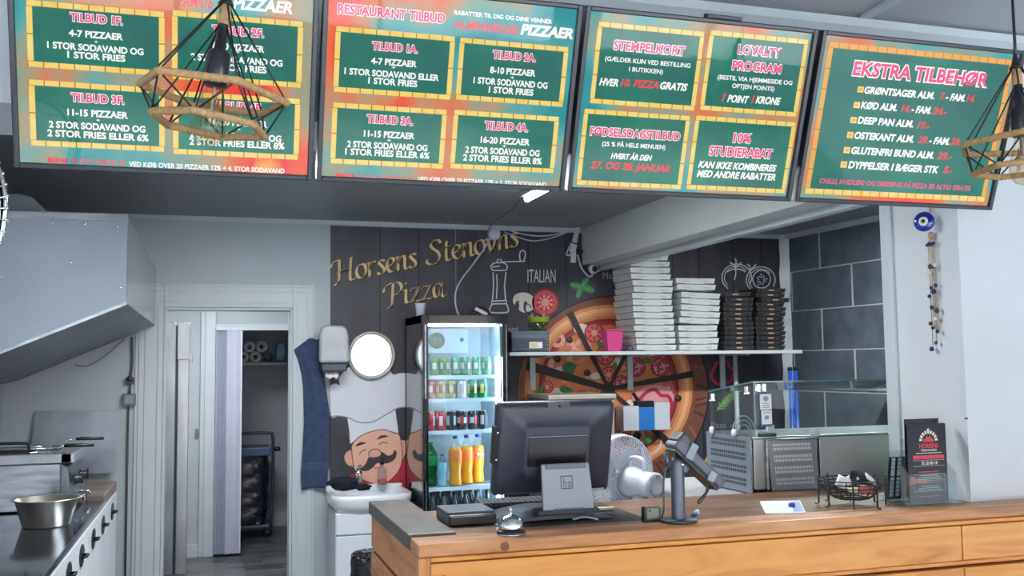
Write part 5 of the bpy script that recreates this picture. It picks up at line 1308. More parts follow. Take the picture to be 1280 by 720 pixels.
# grey stand plate
sa, sb = np.array([1.092, 2.992, 1.232]), np.array([1.095, 2.975, 1.082])
dS = sb - sa; nS = np.cross(dS, np.array([1.0, 0, 0])); nS /= np.linalg.norm(nS)
if nS[1] > 0: nS = -nS
def spt(u, v, n): return tuple(sa + np.array([u, 0, 0]) + dS * v + nS * n)
M_stand = mat('stand_grey', '#8a9099', 0.4, 0.2)
b = MB(); b.prism([spt(-.082, 0, .004), spt(.082, 0, .004), spt(.09, 1.0, .004), spt(-.086, 1.0, .004)], tuple(-nS * .012)); b.build('stand_plate', M_stand, mn, bevel=0.004)
b = MB(); b.prism([spt(-.068, .015, .005), spt(.068, .015, .005), spt(.068, .12, .005), spt(-.068, .12, .005)], tuple(nS * .006)); b.prism([spt(-.05, .93, .0045), (spt(.055, .93, .0045)), spt(.055, .97, .0045), spt(-.05, .97, .0045)], tuple(nS * .0015)); b.build('stand_hinge', mat('stand_hinge', '#5d636d', 0.4, 0.2), mn, bevel=0.002)
b = MB()   # square letter logo pressed into the plate
lx, lv, s_ = .0, .40, .021
for (u0, u1, v0, v1) in ((-s_, s_, -.14, -.115), (-s_, s_, .115, .14), (-s_, -s_ + .003, -.14, .14), (s_ - .003, s_, -.14, .14), (-.012, -.009, -.10, .10), (-.012, -.001, -.01, .012), (-.003, -.0, -.01, .10), (.005, .008, -.01, .14), (.005, .016, -.01, .012), (.013, .016, -.01, .09), (.005, .016, .07, .09)):
    b.add([spt(lx + u0, lv + v0, .0047), spt(lx + u1, lv + v0, .0047), spt(lx + u1, lv + v1, .0047), spt(lx + u0, lv + v1, .0047)], [(0, 1, 2, 3)])
b.build('logo', mat('logo_grey', '#4c515a', 0.5), mn)
b = MB()
def foot(f, z):
    out = []
    for k in range(25):
        t = -1 + 2 * k / 24
        out.append((1.045 + .185 * t, 2.945 + .045 * (1 - t * t) * 0 - .012 * t * t + .0 * f, z))
    return out
up = [(1.045 + .182 * t, 2.935 - .006 * t, HT + .006 + .014 * (1 - t * t)) for t in [-1 + 2 * k / 20 for k in range(21)]]
dn = [(p[0], p[1], HT + .0005 + .008 * (1 - ((p[0] - 1.045) / .182) ** 2)) for p in up]
ub = [(1.045 + .15 * t, 3.19, HT + .006 + .02 * (1 - t * t)) for t in [-1 + 2 * k / 20 for k in range(21)]]
db = [(p[0], p[1], HT + .0005) for p in ub]
b.grid([db, dn, up, ub, db], smooth=False)
b.build('foot', M_dark, mn, bevel=0.0)
b = MB(); b.obox((1.093, 2.99, HT + .026), (.105, .03, .007), rotm(radians(4))); b.build('foot_plate', mat('foot_grey', '#3c4048', 0.4), mn, bevel=0.003)
b = MB(); b.tube(crom([(1.04, 3.03, 1.16), (1.035, 3.04, 1.12), (1.06, 3.05, 1.09), (1.10, 3.06, 1.075)], 5, False), .004, 6); b.tube(crom([(1.09, 2.925, HT + .006), (1.13, 2.92, HT + .012), (1.17, 2.905, HT + .004)], 5, False), .0035, 6); b.build('cable', M_lgrey, mn)
# mat under the screen, cash drawer, keyboard
MB().box(.86, 1.33, 2.87, 3.29, HT + .0001, HT + .0005).build('desk_mat', mat('rubber_mat', '#2a2420', 0.7), None, label='dark flat mat lying under the till screen', cat='mat', loc=(1.1, 3.08, HT))
dw = thing('receipt_printer', 'flat grey-black till box left of the service bell', 'till box', (.77, 3.06, HT))
b = MB(); b.box(.70, .852, 2.96, 3.14, HT + .0005, HT + .034); b.build('body', mat('box_dark', '#2b3038', 0.35), dw, bevel=0.005)
b = MB(); b.box(.704, .848, 2.954, 2.962, HT + .004, HT + .03); b.build('front_panel', M_black, dw, bevel=0.002)
b = MB(); b.box(.70, .852, 2.975, 3.138, HT + .034, HT + .042); b.build('top_plate', mat('plate_steel', '#4c545d', 0.45, 0.3), dw, bevel=0.003)
kb = thing('keyboard', 'low dark keyboard behind the till screen', 'keyboard', (1.0, 3.24, HT + .004))
Rk = rotm(radians(3), 0, radians(-3))
def kp(x, y, z): return np.array([1.02, 3.24, HT + .018]) + Rk @ np.array([x, y, z])
b = MB(); b.obox(kp(0, 0, 0), (.155, .05, .008), Rk); b.build('base', M_blackm, kb, bevel=0.003)
b = MB()
for r in range(5):
    for k in range(17):
        b.obox(kp(-.142 + .0177 * k, -.038 + .019 * r, .011), (.0072, .0078, .004), Rk)
b.build('keys', mat('key_grey', '#33383e', 0.6), kb)
# bell
bl_ = thing('service_bell', 'chrome service bell at the front left of the counter', 'bell', (.842, 2.775, HT))
bc = (.842, 2.775, HT)
MB().lathe([(0, .001), (.042, .001), (.043, .008), (.038, .014), (0, .014)], bc, 32).build('base', M_black, bl_)
MB().lathe([(.038, .0), (.0425, .0), (.043, .003), (.0385, .006)], bc, 32).build('ring', M_chrome, bl_)
MB().lathe([(.036, .017), (.0375, .02), (.036, .03), (.03, .043), (.02, .052), (.008, .056), (0, .0565)], bc, 32).build('dome', M_chrome, bl_)
MB().lathe([(.004, .055), (.004, .068), (.0055, .07), (.005, .076), (0, .077)], bc, 14).build('button', M_chrome, bl_)
# desk fan facing away
fa = thing('desk_fan', 'white desk fan turned away behind the till screen', 'fan', (1.5, 3.5, .90))
hub = np.array([1.475, 3.60, 1.08]); ax = np.array([-.36, .93, .06]); ax = ax / np.linalg.norm(ax)
e1 = np.cross(ax, np.array([0, 0, 1.0])); e1 /= np.linalg.norm(e1); e2 = np.cross(e1, ax)
RF = np.stack([e1, e2, ax], axis=1)
def fp(r, a, d): return tuple(hub + RF @ np.array([r * cos(a), r * sin(a), d]))
RG = .168
HB = at(778, 599, 'Y', 3.6); hub = np.array([HB[0], HB[1], HB[2]])
b = MB()
for d, r in ((0, RG), (.03, RG + .003)):
    b.tube([fp(r, 2 * pi * k / 60, d) for k in range(60)], .005, 8, closed=True)
b.grid([[fp(RG + .001, 2 * pi * k / 60, 0) for k in range(60)], [fp(RG + .004, 2 * pi * k / 60, .03) for k in range(60)]], closed_u=True)
b.build('rim', M_wplast, fa)
b = MB()
for k in range(72):
    a = 2 * pi * k / 72
    b.tube([fp(.045, a, -.035), fp(.10, a + .05, -.03), fp(RG, a + .08, .0)], .0017, 5)
for r, d in ((.07, -.034), (.10, -.03), (.128, -.016)):
    b.tube([fp(r, 2 * pi * k / 48, d) for k in range(48)], .002, 5, closed=True)
b.build('rear_grille', M_wplast, fa)
b = MB()
for k in range(72):
    a = 2 * pi * k / 72
    b.tube([fp(.03, a, .075), fp(.10, a - .05, .065), fp(RG, a - .08, .03)], .0015, 5)
b.lathe([(0, .08), (.032, .078), (.034, .072)], hub, 24, RF); b.build('front_grille', M_wplast, fa)
for k in range(3):
    rowsb = []
    for i in range(9):
        r = .03 + .108 * i / 8; w = .28 + .42 * sin(pi * min(1, i / 8 + .12) * .75)
        rowsb.append([fp(r, 2 * pi * k / 3 + .6 + w * (t - .5) * 2, .025 + .022 * (t - .5)) for t in (0, .2, .4, .6, .8, 1)])
    bb = MB(); bb.grid(rowsb); bb.build('blade', mat('blade_blue', '#ccd8f0', 0.25), fa, solid=0.003)
b = MB(); b.lathe([(0, -.005), (.03, -.005), (.034, .02), (.03, .045), (0, .045)], hub, 24, RF); b.build('hub', M_wplast, fa)
b = MB(); b.lathe([(.05, -.03), (.058, -.036), (.06, -.05), (.054, -.075), (.048, -.13), (.047, -.16), (.05, -.165), (.05, -.178), (.044, -.184), (.03, -.186), (.03, -.182), (0, -.182)], hub, 32, RF)
mo = b.build('motor_housing', M_wplast, fa)
b = MB()
for k in range(26):
    a = 2 * pi * k / 26; b.obox(fp(.037, a, -.1855), (.0055, .0014, .001), RF @ rotm(0, 0, a))
b.build('air_slots', mat('slot_grey', '#6f7680', 0.6), mo)
b = MB(); h0, h1 = np.array(fp(0, 0, -.045)), np.array(fp(0, 0, -.12)); z_ = np.array([0, 0, 1.0])
b.tube(crom([h0 + z_ * .05, h0 + z_ * .085, h0 * .5 + h1 * .5 + z_ * .095, h1 + z_ * .085, h1 + z_ * .045], 5, False), .0085, 10); b.build('handle', M_wplast, mo)
nb_ = np.array(fp(0, 0, -.10)); nx, ny = nb_[0], nb_[1]
b = MB(); b.lathe([(0, 0), (.095, 0), (.098, .006), (.085, .02), (.04, .03), (.032, .04), (.03, nb_[2] - .04 - .90), (0, nb_[2] - .04 - .90)], (nx, ny, .9005), 28); b.build('stand', M_wplast, fa)
# payment terminal on its pole
pp = thing('terminal_stand', 'grey metal pole stand with round base holding the card terminal', 'stand', (1.395, 2.80, HT))
pc = (1.395, 2.80, HT)
MB().lathe([(0, 0), (.057, 0), (.058, .002), (.058, .008), (.056, .01), (0, .01)], pc, 36).build('base', mat('stand_dark', '#3d434b', 0.4, 0.3), pp)
M_pole = mat('pole_grey', '#5b636e', 0.35, 0.4)
MB().lathe([(.0215, .009), (.0215, .165), (.0205, .185), (.017, .196), (.008, .2), (0, .2)], pc, 28).build('pole', M_pole, pp)
MB().lathe([(0, .003), (.005, .003), (.006, 0)], (1.405, 2.7805, HT + .178), 12, rotm(radians(90))).build('screw', M_chrome, pp)
b = MB(); b.cyl((1.362, 2.80, HT + .17), (1.358, 2.80, HT + .215), .008); b.tube(crom([(1.36, 2.80, HT + .18), (1.352, 2.81, HT + .12), (1.355, 2.82, HT + .04), (1.35, 2.83, HT + .004)], 5, False), .003, 6); b.build('cable_clip', M_pole, pp)
tm = thing('card_terminal', 'grey card payment terminal tilted on the pole stand', 'card terminal', (1.46, 2.80, 1.21))
t0, t1 = np.array([1.362, 2.80, 1.292]), np.array([1.528, 2.80, 1.143])
ex = (t1 - t0) / np.linalg.norm(t1 - t0); ey = np.array([0, 1.0, 0]); ez = np.cross(ex, ey)
if ez[2] < 0: ez = -ez; 
RT = np.stack([ex, ey, ez], axis=1); tc_ = (t0 + t1) / 2 + ez * .016
tq = lambda x, y, z: tc_ + RT @ np.array([x, y, z])
b = MB(); b.obox(tq(-.003, .0, .006), (.106, .038, .019), RT); b.build('body', mat('terminal_grey', '#5d5f70', 0.35), tm, bevel=0.01, seg=3)
b = MB(); b.obox(tq(-.078, 0, .024), (.034, .036, .022), RT @ rotm(0, radians(10))); b.build('printer_head', mat('terminal_dark', '#40434d', 0.35), tm, bevel=0.01, seg=3)
b = MB(); b.obox(tq(.02, 0, .0195), (.05, .03, .001), RT); b.build('keypad', M_black, tm)
b = MB(); b.obox(tq(.0, -.0, -.016), (.096, .036, .004), RT); b.obox(tq(.02, -.0375, -.006), (.07, .001, .003), RT); b.build('cradle', M_black, tm, bevel=0.003)
for xx in (-.052, .05):
    b = MB(); b.obox(tq(xx, -.041, .004 + (.01 if xx < 0 else -.004)), (.013, .004, .026 if xx < 0 else .016), RT @ rotm(0, radians(-12))); b.build('clip', M_lgrey, tm, bevel=0.003)
b = MB(); b.tube(crom([tq(.06, -.02, -.02), tq(.075, -.02, -.045), tq(.072, -.02, -.075), tq(.085, .0, -.082), tq(.10, .02, -.07), tq(.098, .02, -.03), tq(.095, .02, -.018)], 5, False), .003, 8); b.build('wire_loop', M_black, tm)
b = MB(); b.obox(tq(-.03, 0, -.03), (.02, .014, .014), RT); b.build('mount', M_pole, tm, bevel=0.003)
# small objects
ph = thing('pocket_device', 'small grey handheld device standing beside the pole base', 'device', (1.335, 2.84, HT))
b = MB(); b.obox((1.325, 2.845, HT + .0225), (.029, .011, .022)); b.build('case', mat('device_grey', '#747c74', 0.35, 0.4), ph, bevel=0.007, seg=3)
b = MB(); b.obox((1.299, 2.8435, HT + .0225), (.0045, .012, .0225)); b.lathe([(0, .001), (.0035, .001), (.0035, 0)], (1.314, 2.834, HT + .033), 12, rotm(radians(90))); b.build('dark_edge', M_black, ph, bevel=0.002)
MB().box(1.13, 1.30, 3.08, 3.105, HT + .0045, HT + .012).xf(None).build('ruler', mat('pale_strip', '#c9c0b2', 0.5), None, label='pale flat strip lying on the mat by the fan', cat='ruler', loc=(1.22, 3.09, HT + .004))
us = thing('glue_tube', 'tiny white and blue tube lying right of the pole base', 'tube', (1.475, 2.84, HT))
b = MB(); b.tube([(1.462, 2.83, HT + .009), (1.475, 2.842, HT + .013)], .0085, 12); b.build('tube', mat('tube_blue', '#4b63c0', 0.4), us)
b = MB(); b.tube([(1.475, 2.842, HT + .013), (1.49, 2.855, HT + .018)], .0088, 12); b.build('cap', M_wplast, us)
nt_ = thing('note_pad', 'white paper pad lying on the counter before the vents', 'notepad', (1.88, 2.98, HT))
n0, n1, n2, n3 = [at(x, y, 'Z', HT) for x, y in ((950, 628), (1000, 627), (1007, 642), (957, 643))]
b = MB(); b.prism([(p[0], p[1], HT + .0003) for p in (n0, n1, n2, n3)], (0, 0, .004)); b.k = 1
mid = lambda u, v: (1 - u) * (1 - v) * n0 + u * (1 - v) * n1 + u * v * n2 + (1 - u) * v * n3
b.add([tuple(mid(u, v)[:2]) + (HT + .0045,) for u, v in ((.75, .1), (.97, .1), (.97, .95), (.72, .95))], [(0, 1, 2, 3)])
b.build('sheets', [mat('pad_paper', '#e9edf6', 0.6), mat('pad_blue', '#9db6e0', 0.6)], nt_)
rb_ = mid(.72, .55)
tpd = thing('sharpener', 'small blue ring-shaped clip lying on the white pad', 'clip', (rb_[0], rb_[1], HT + .005))
MB().lathe([(.006, 0), (.011, 0), (.011, .012), (.006, .012), (.006, 0)], (rb_[0], rb_[1], HT + .005), 18).build('ring', mat('clip_blue', '#2f49a8', 0.3), tpd)
# wire basket with sachets
wk = thing('wire_basket', 'round black wire basket with sachets on the counter', 'basket', (2.12, 2.90, HT))
kc_ = np.array([2.105, 2.905, 0]); zt, zb2 = HT + .088, HT + .022
b = MB()
for r, z in ((.108, zt), (.104, zt - .012), (.098, zt - .024), (.088, zt - .038), (.074, zt - .052), (.056, zb2 + .004)):
    b.tube([(kc_[0] + r * cos(t), kc_[1] + r * sin(t), z) for t in [2 * pi * k / 40 for k in range(40)]], .0022, 6, closed=True)
for k in range(16):
    a = 2 * pi * k / 16
    b.tube(crom([(kc_[0] + r * cos(a), kc_[1] + r * sin(a), z) for r, z in ((.108, zt), (.1, zt - .022), (.08, zt - .047), (.045, zb2), (0.003, zb2))], 3, False), .0017, 5)
b.build('wire_bowl', M_blackm, wk)
for k in range(8):
    a = 2 * pi * k / 8 + .2; x, y = kc_[0] + .109 * cos(a), kc_[1] + .109 * sin(a)
    b = MB(); b.tube([(x, y, zt + .012), (x, y, HT + .004), (x + .012 * cos(a), y + .012 * sin(a), HT + .0032)], .003, 6); b.build('leg', M_blackm, wk)
g = random.Random(8)
sl = [('white sachet sticking out at the left of the wire basket', '#e4e6e4', (-.055, -.02)), ('pale green sachet at the front left of the wire basket', '#b9cdae', (-.03, -.045)), ('cream sachet lying in the middle of the wire basket', '#e3d7bd', (.005, -.03)), ('red and white sachet at the front of the wire basket', '#b8484f', (.02, -.05)), ('white sachet standing in the middle of the wire basket', '#eceded', (.012, .02)), ('white sachet sticking out at the right of the wire basket', '#e8e8ea', (.07, -.015)), ('blue-grey sachet low in the wire basket', '#8fa3bd', (-.02, .03))]
for i, (lb_, h, (dx, dy)) in enumerate(sl):
    R = rotm(radians(g.uniform(20, 60)), radians((-35, 10, -8, 5, -25, 38, 15)[i]), radians(g.uniform(-40, 40)))
    c_ = np.array([kc_[0] + dx, kc_[1] + dy, zt - .02 + (.016 if i in (0, 4, 5) else -.012)])
    rws = []
    for u in range(6):
        rws.append([c_ + R @ np.array([(-.026 + .052 * u / 5), .015 * (v / 4 - .5) * 2, .006 * sin(pi * u / 5) * sin(pi * v / 4)]) for v in range(5)])
    MB().grid(rws).build('sachet', mat('sachet_' + h.lstrip('#'), h, 0.35), None, solid=0.004, label=lb_, cat='sachet', group='sachets in the wire basket', loc=tuple(c_))
MB().lathe([(0, 0), (.034, 0), (.036, .004), (.034, .008), (0, .009)], (kc_[0] + .04, kc_[1] + .02, zt - .004), 28, rotm(radians(60), 0, radians(10))).build('black_lid', M_black, None, label='round black lid leaning in the wire basket', cat='lid', loc=(kc_[0] + .04, kc_[1] + .02, zt - .03))
# leaflet holders
def leaf_frame(o, w, h, lean):
    up_ = np.array([.235, sin(lean), cos(lean)]); up_ /= np.linalg.norm(up_)
    return lambda u, v, n: tuple(np.array(o) + np.array([1.0, .02, 0]) * u + up_ * v + np.array([0, -1, .15]) * n)
bh = thing('leaflet_holder', 'clear acrylic leaflet holder at the right end of the counter', 'leaflet holder', (2.35, 2.85, HT))
lo = (2.272, 2.842, HT + .004); LW, LH = .178, .288
lf = leaf_frame(lo, LW, LH, radians(16))
M_acr = pane('acrylic', '#f2f7f9', dens=0.04)
M_bro = mat('leaflet_black', '#24242c', 0.35, color2='#1b1b20', vscale=6)
b = MB(); b.prism([lf(-.004, 0, .030), lf(LW + .012, 0, .030), lf(LW + .012, .10, .030), lf(-.004, .10, .030)], (0, -.003, 0)); b.build('front_pocket', M_acr, bh)
b = MB(); b.prism([lf(-.004, 0, -.012), lf(LW + .012, 0, -.012), lf(LW + .012, .23, -.012), lf(-.004, .23, -.012)], (0, .003, 0)); b.build('back_plate', M_acr, bh)
b = MB(); b.prism([lf(LW + .012, 0, .030), lf(LW + .012, .10, .030), lf(LW + .012, .14, -.012), lf(LW + .012, 0, -.012)], (.003, 0, 0)); b.build('side_wall', M_acr, bh)
b = MB(); b.prism([lf(-.007, 0, .030), lf(-.007, .10, .030), lf(-.007, .14, -.012), lf(-.007, 0, -.012)], (.003, 0, 0)); b.build('side_wall', M_acr, bh)
MB().box(2.265, 2.49, 2.80, 2.875, HT + .0003, HT + .0035).build('base', M_acr, bh)
lbls = ['black pizza menu leaflet at the front of the holder, with the arch logo', 'black leaflet standing just behind the front menu', 'black leaflet third from the front in the holder', 'black leaflet at the back, standing a little higher than the others']
for i in range(4):
    dn = .024 - .008 * i; du, dv = (.0, .005, .009, .006)[i], (0, 0, .003, .022)[i]
    wL = LW - .016 if i < 3 else LW - .03
    lv_ = thing('menu_leaflet', lbls[i], 'leaflet', lf(du + .07, dv, dn), 'menu leaflets in the holder')
    b = MB(); b.prism([lf(du, dv, dn), lf(du + wL, dv, dn), lf(du + wL, dv + LH - .01, dn), lf(du, dv + LH - .01, dn)], (0, .002, 0)); b.build('sheet', M_bro, lv_)
    if i == 0:
        b = MB(); ms_ = [mat('logo_white', '#e6e2dc', 0.5), mat('logo_red', '#d9434f', 0.5), mat('flame', '#e0692e', 0.5, color2='#8a2a1c', vscale=60)]
        F = lambda u, v, n=.001: lf(du + u, dv + v, dn + n)
        cxl, cyl_ = .086, .215
        for k in range(9):
            a0, a1 = pi * k / 9 + .05, pi * (k + 1) / 9 - .05
            b.add([F(cxl + r * 1.0 * cos(a), cyl_ + r * sin(a)) for r, a in ((.028, a0), (.040 + (.006 if k == 4 else 0), a0), (.040 + (.006 if k == 4 else 0), a1), (.028, a1))], [(0, 1, 2, 3)])
            b.k = 0
        b.k = 1
        b.add([F(*p) for p in ((cxl - .024, cyl_ - .002), (cxl + .024, cyl_ - .002), (cxl + .02, cyl_ + .008), (cxl + .011, cyl_ + .013), (cxl + .006, cyl_ + .022), (cxl, cyl_ + .013), (cxl - .007, cyl_ + .02), (cxl - .012, cyl_ + .01), (cxl - .021, cyl_ + .007))], [tuple(range(9))])
        tf = lambda u, v, n: F(u, v, .0012 + n)
        put_text(b, 'HORSENS', tf, cxl - .041, cxl + .041, .199, .015, .03)
        b.k = 0
        put_text(b, 'STENOVNS PIZZA', tf, cxl - .034, cxl + .034, .183, .007, .02)
        b.add([F(.03, .172), F(.140, .172), F(.140, .174), F(.03, .174)], [(0, 1, 2, 3)])
        b.k = 1; b.add([F(.018, .152), F(.150, .152), F(.150, .165), F(.018, .165)], [(0, 1, 2, 3)])
        b.k = 0; put_text(b, '75 20 00 18', tf, .052, .12, .137, .011, .02)
        for v in (.147, .127): b.add([F(.018, v), F(.150, v), F(.150, v + .0008), F(.018, v + .0008)], [(0, 1, 2, 3)])
        for v0, v1 in ((.075, .098), (.038, .068)):
            for (ua, va, ub_, vb) in ((.018, v0, .150, v0 + .0008), (.018, v1, .150, v1 + .0008), (.018, v0, .0188, v1), (.1492, v0, .150, v1)):
                b.add([F(ua, va), F(ub_, va), F(ub_, vb), F(ua, vb)], [(0, 1, 2, 3)])
            for q in range(3):
                v = v0 + .005 + .0065 * q; b.add([F(.03 + .008 * q, v), F(.137 - .008 * q, v), F(.137 - .008 * q, v + .0016), F(.03 + .008 * q, v + .0016)], [(0, 1, 2, 3)])
        b.k = 1
        for v in (.105, .02): b.add([F(.04, v), F(.125, v), F(.125, v + .003), F(.04, v + .003)], [(0, 1, 2, 3)])
        b.k = 2; b.add([F(*p, .0008) for p in ((0, .062), (.03, .07), (.06, .066), (.095, .072), (.07, .082), (.045, .079), (.02, .09), (0, .092))], [tuple(range(8))])
        b.build('print', ms_, lv_)
cd = thing('card_holder', 'small clear holder with black and white stamp cards beside the leaflets', 'card holder', (2.2, 2.93, HT))
o2 = (2.272, 2.945, HT + .003); cfn = leaf_frame(o2, .06, .17, radians(8))
b = MB(); b.prism([cfn(-.006, 0, -.006), cfn(.09, 0, -.006), cfn(.09, .175, -.006), cfn(-.006, .175, -.006)], (0, .003, 0)); b.prism([cfn(-.006, 0, .014), cfn(.09, 0, .014), cfn(.09, .07, .014), cfn(-.006, .07, .014)], (0, -.003, 0)); b.box(2.262, 2.372, 2.925, 2.965, HT + .0003, HT + .003); b.build('holder', M_acr, cd)
b = MB(); b.prism([cfn(0, .002, .006), cfn(.075, .002, .006), cfn(.075, .152, .006), cfn(0, .152, .006)], (0, .003, 0)); b.k = 1
for u0 in (.010, .036):
    for k in range(10):
        v = .012 + .0138 * k
        if k == 5: v += .003
        b.add([cfn(u0, v, .0066), cfn(u0 + .016, v, .0066), cfn(u0 + .016, v + .0122, .0066), cfn(u0, v + .0122, .0066)], [(0, 1, 2, 3)])
b.build('stamp_card', [M_black, mat('stamp_white', '#cdd3de', 0.6)], cd)

# ---------------------------------------------------------------- hanging menu boards
BY, BZ, BT, BH = 2.70, 2.063, radians(20), 0.535
bu = np.array([1.0, 0, 0]); bv = np.array([0, -sin(BT), cos(BT)]); bn_ = np.array([0, -cos(BT), -sin(BT)])
# the boards are lit screens: every colour on them glows a little
SG = 0.7
def lit(name, h, h2=None, vs=8):
    m = mat(name, h, 0.5, color2=h2, vscale=vs); b = m.node_tree.nodes['Principled BSDF']
    b.inputs['Specular IOR Level'].default_value = 0.08; b.inputs['Emission Strength'].default_value = SG; b.inputs['Emission Color'].default_value = lin(h)
    for l in list(m.node_tree.links):
        if l.to_socket == b.inputs['Base Color']:
            m.node_tree.links.new(l.from_socket, b.inputs['Emission Color']); m.node_tree.links.remove(l)
    b.inputs['Base Color'].default_value = lin('#1c1c1e')
    return m
PINK, WHITE, RED_ = lit('sign_pink', '#f04482'), lit('sign_white', '#fbfbf8'), lit('sign_red', '#ea3a44')
YEL, GRN, DRK = lit('sign_bamboo', '#f0c64e', '#f4dd86', 26), lit('sign_green', '#0b8064', '#0a5f57', 4), lit('sign_node', '#8a6230')
ORG = lit('sign_orange', '#eda93f')
def collage(name, off):
    m = bpy.data.materials.new(name); m.use_nodes = True; nt = m.node_tree; b = nt.nodes['Principled BSDF']
    tc = nt.nodes.new('ShaderNodeTexCoord'); mp_ = nt.nodes.new('ShaderNodeMapping'); mp_.inputs['Location'].default_value = off
    n = nt.nodes.new('ShaderNodeTexNoise'); n.inputs['Scale'].default_value = 2.6; n.inputs['Detail'].default_value = 5; n.inputs['Distortion'].default_value = 0.6
    r = nt.nodes.new('ShaderNodeValToRGB'); e = r.color_ramp.elements
    e[0].position = .34; e[0].color = lin('#1f8f96'); e[1].position = .80; e[1].color = lin('#f2c04c')
    for p, h in ((.43, '#4fa3a3'), (.50, '#9c9a7c'), (.56, '#cf7f52'), (.62, '#ea5730'), (.70, '#e8322f')):
        q = e.new(p); q.color = lin(h)
    nt.links.new(tc.outputs['Object'], mp_.inputs[0]); nt.links.new(mp_.outputs[0], n.inputs['Vector']); nt.links.new(n.outputs['Fac'], r.inputs[0]); b.inputs['Base Color'].default_value = lin('#1c1c1e'); nt.links.new(r.outputs[0], b.inputs['Emission Color']); b.inputs['Emission Strength'].default_value = SG; b.inputs['Specular IOR Level'].default_value = 0.08
    b.inputs['Roughness'].default_value = 0.5
    return m
M_film = pane('screen_cover', '#ffffff', ior=1.42, rough=0.03, bump=0.07, bscale=3.0)
M_frame = mat('frame_black', '#23252e', 0.3)

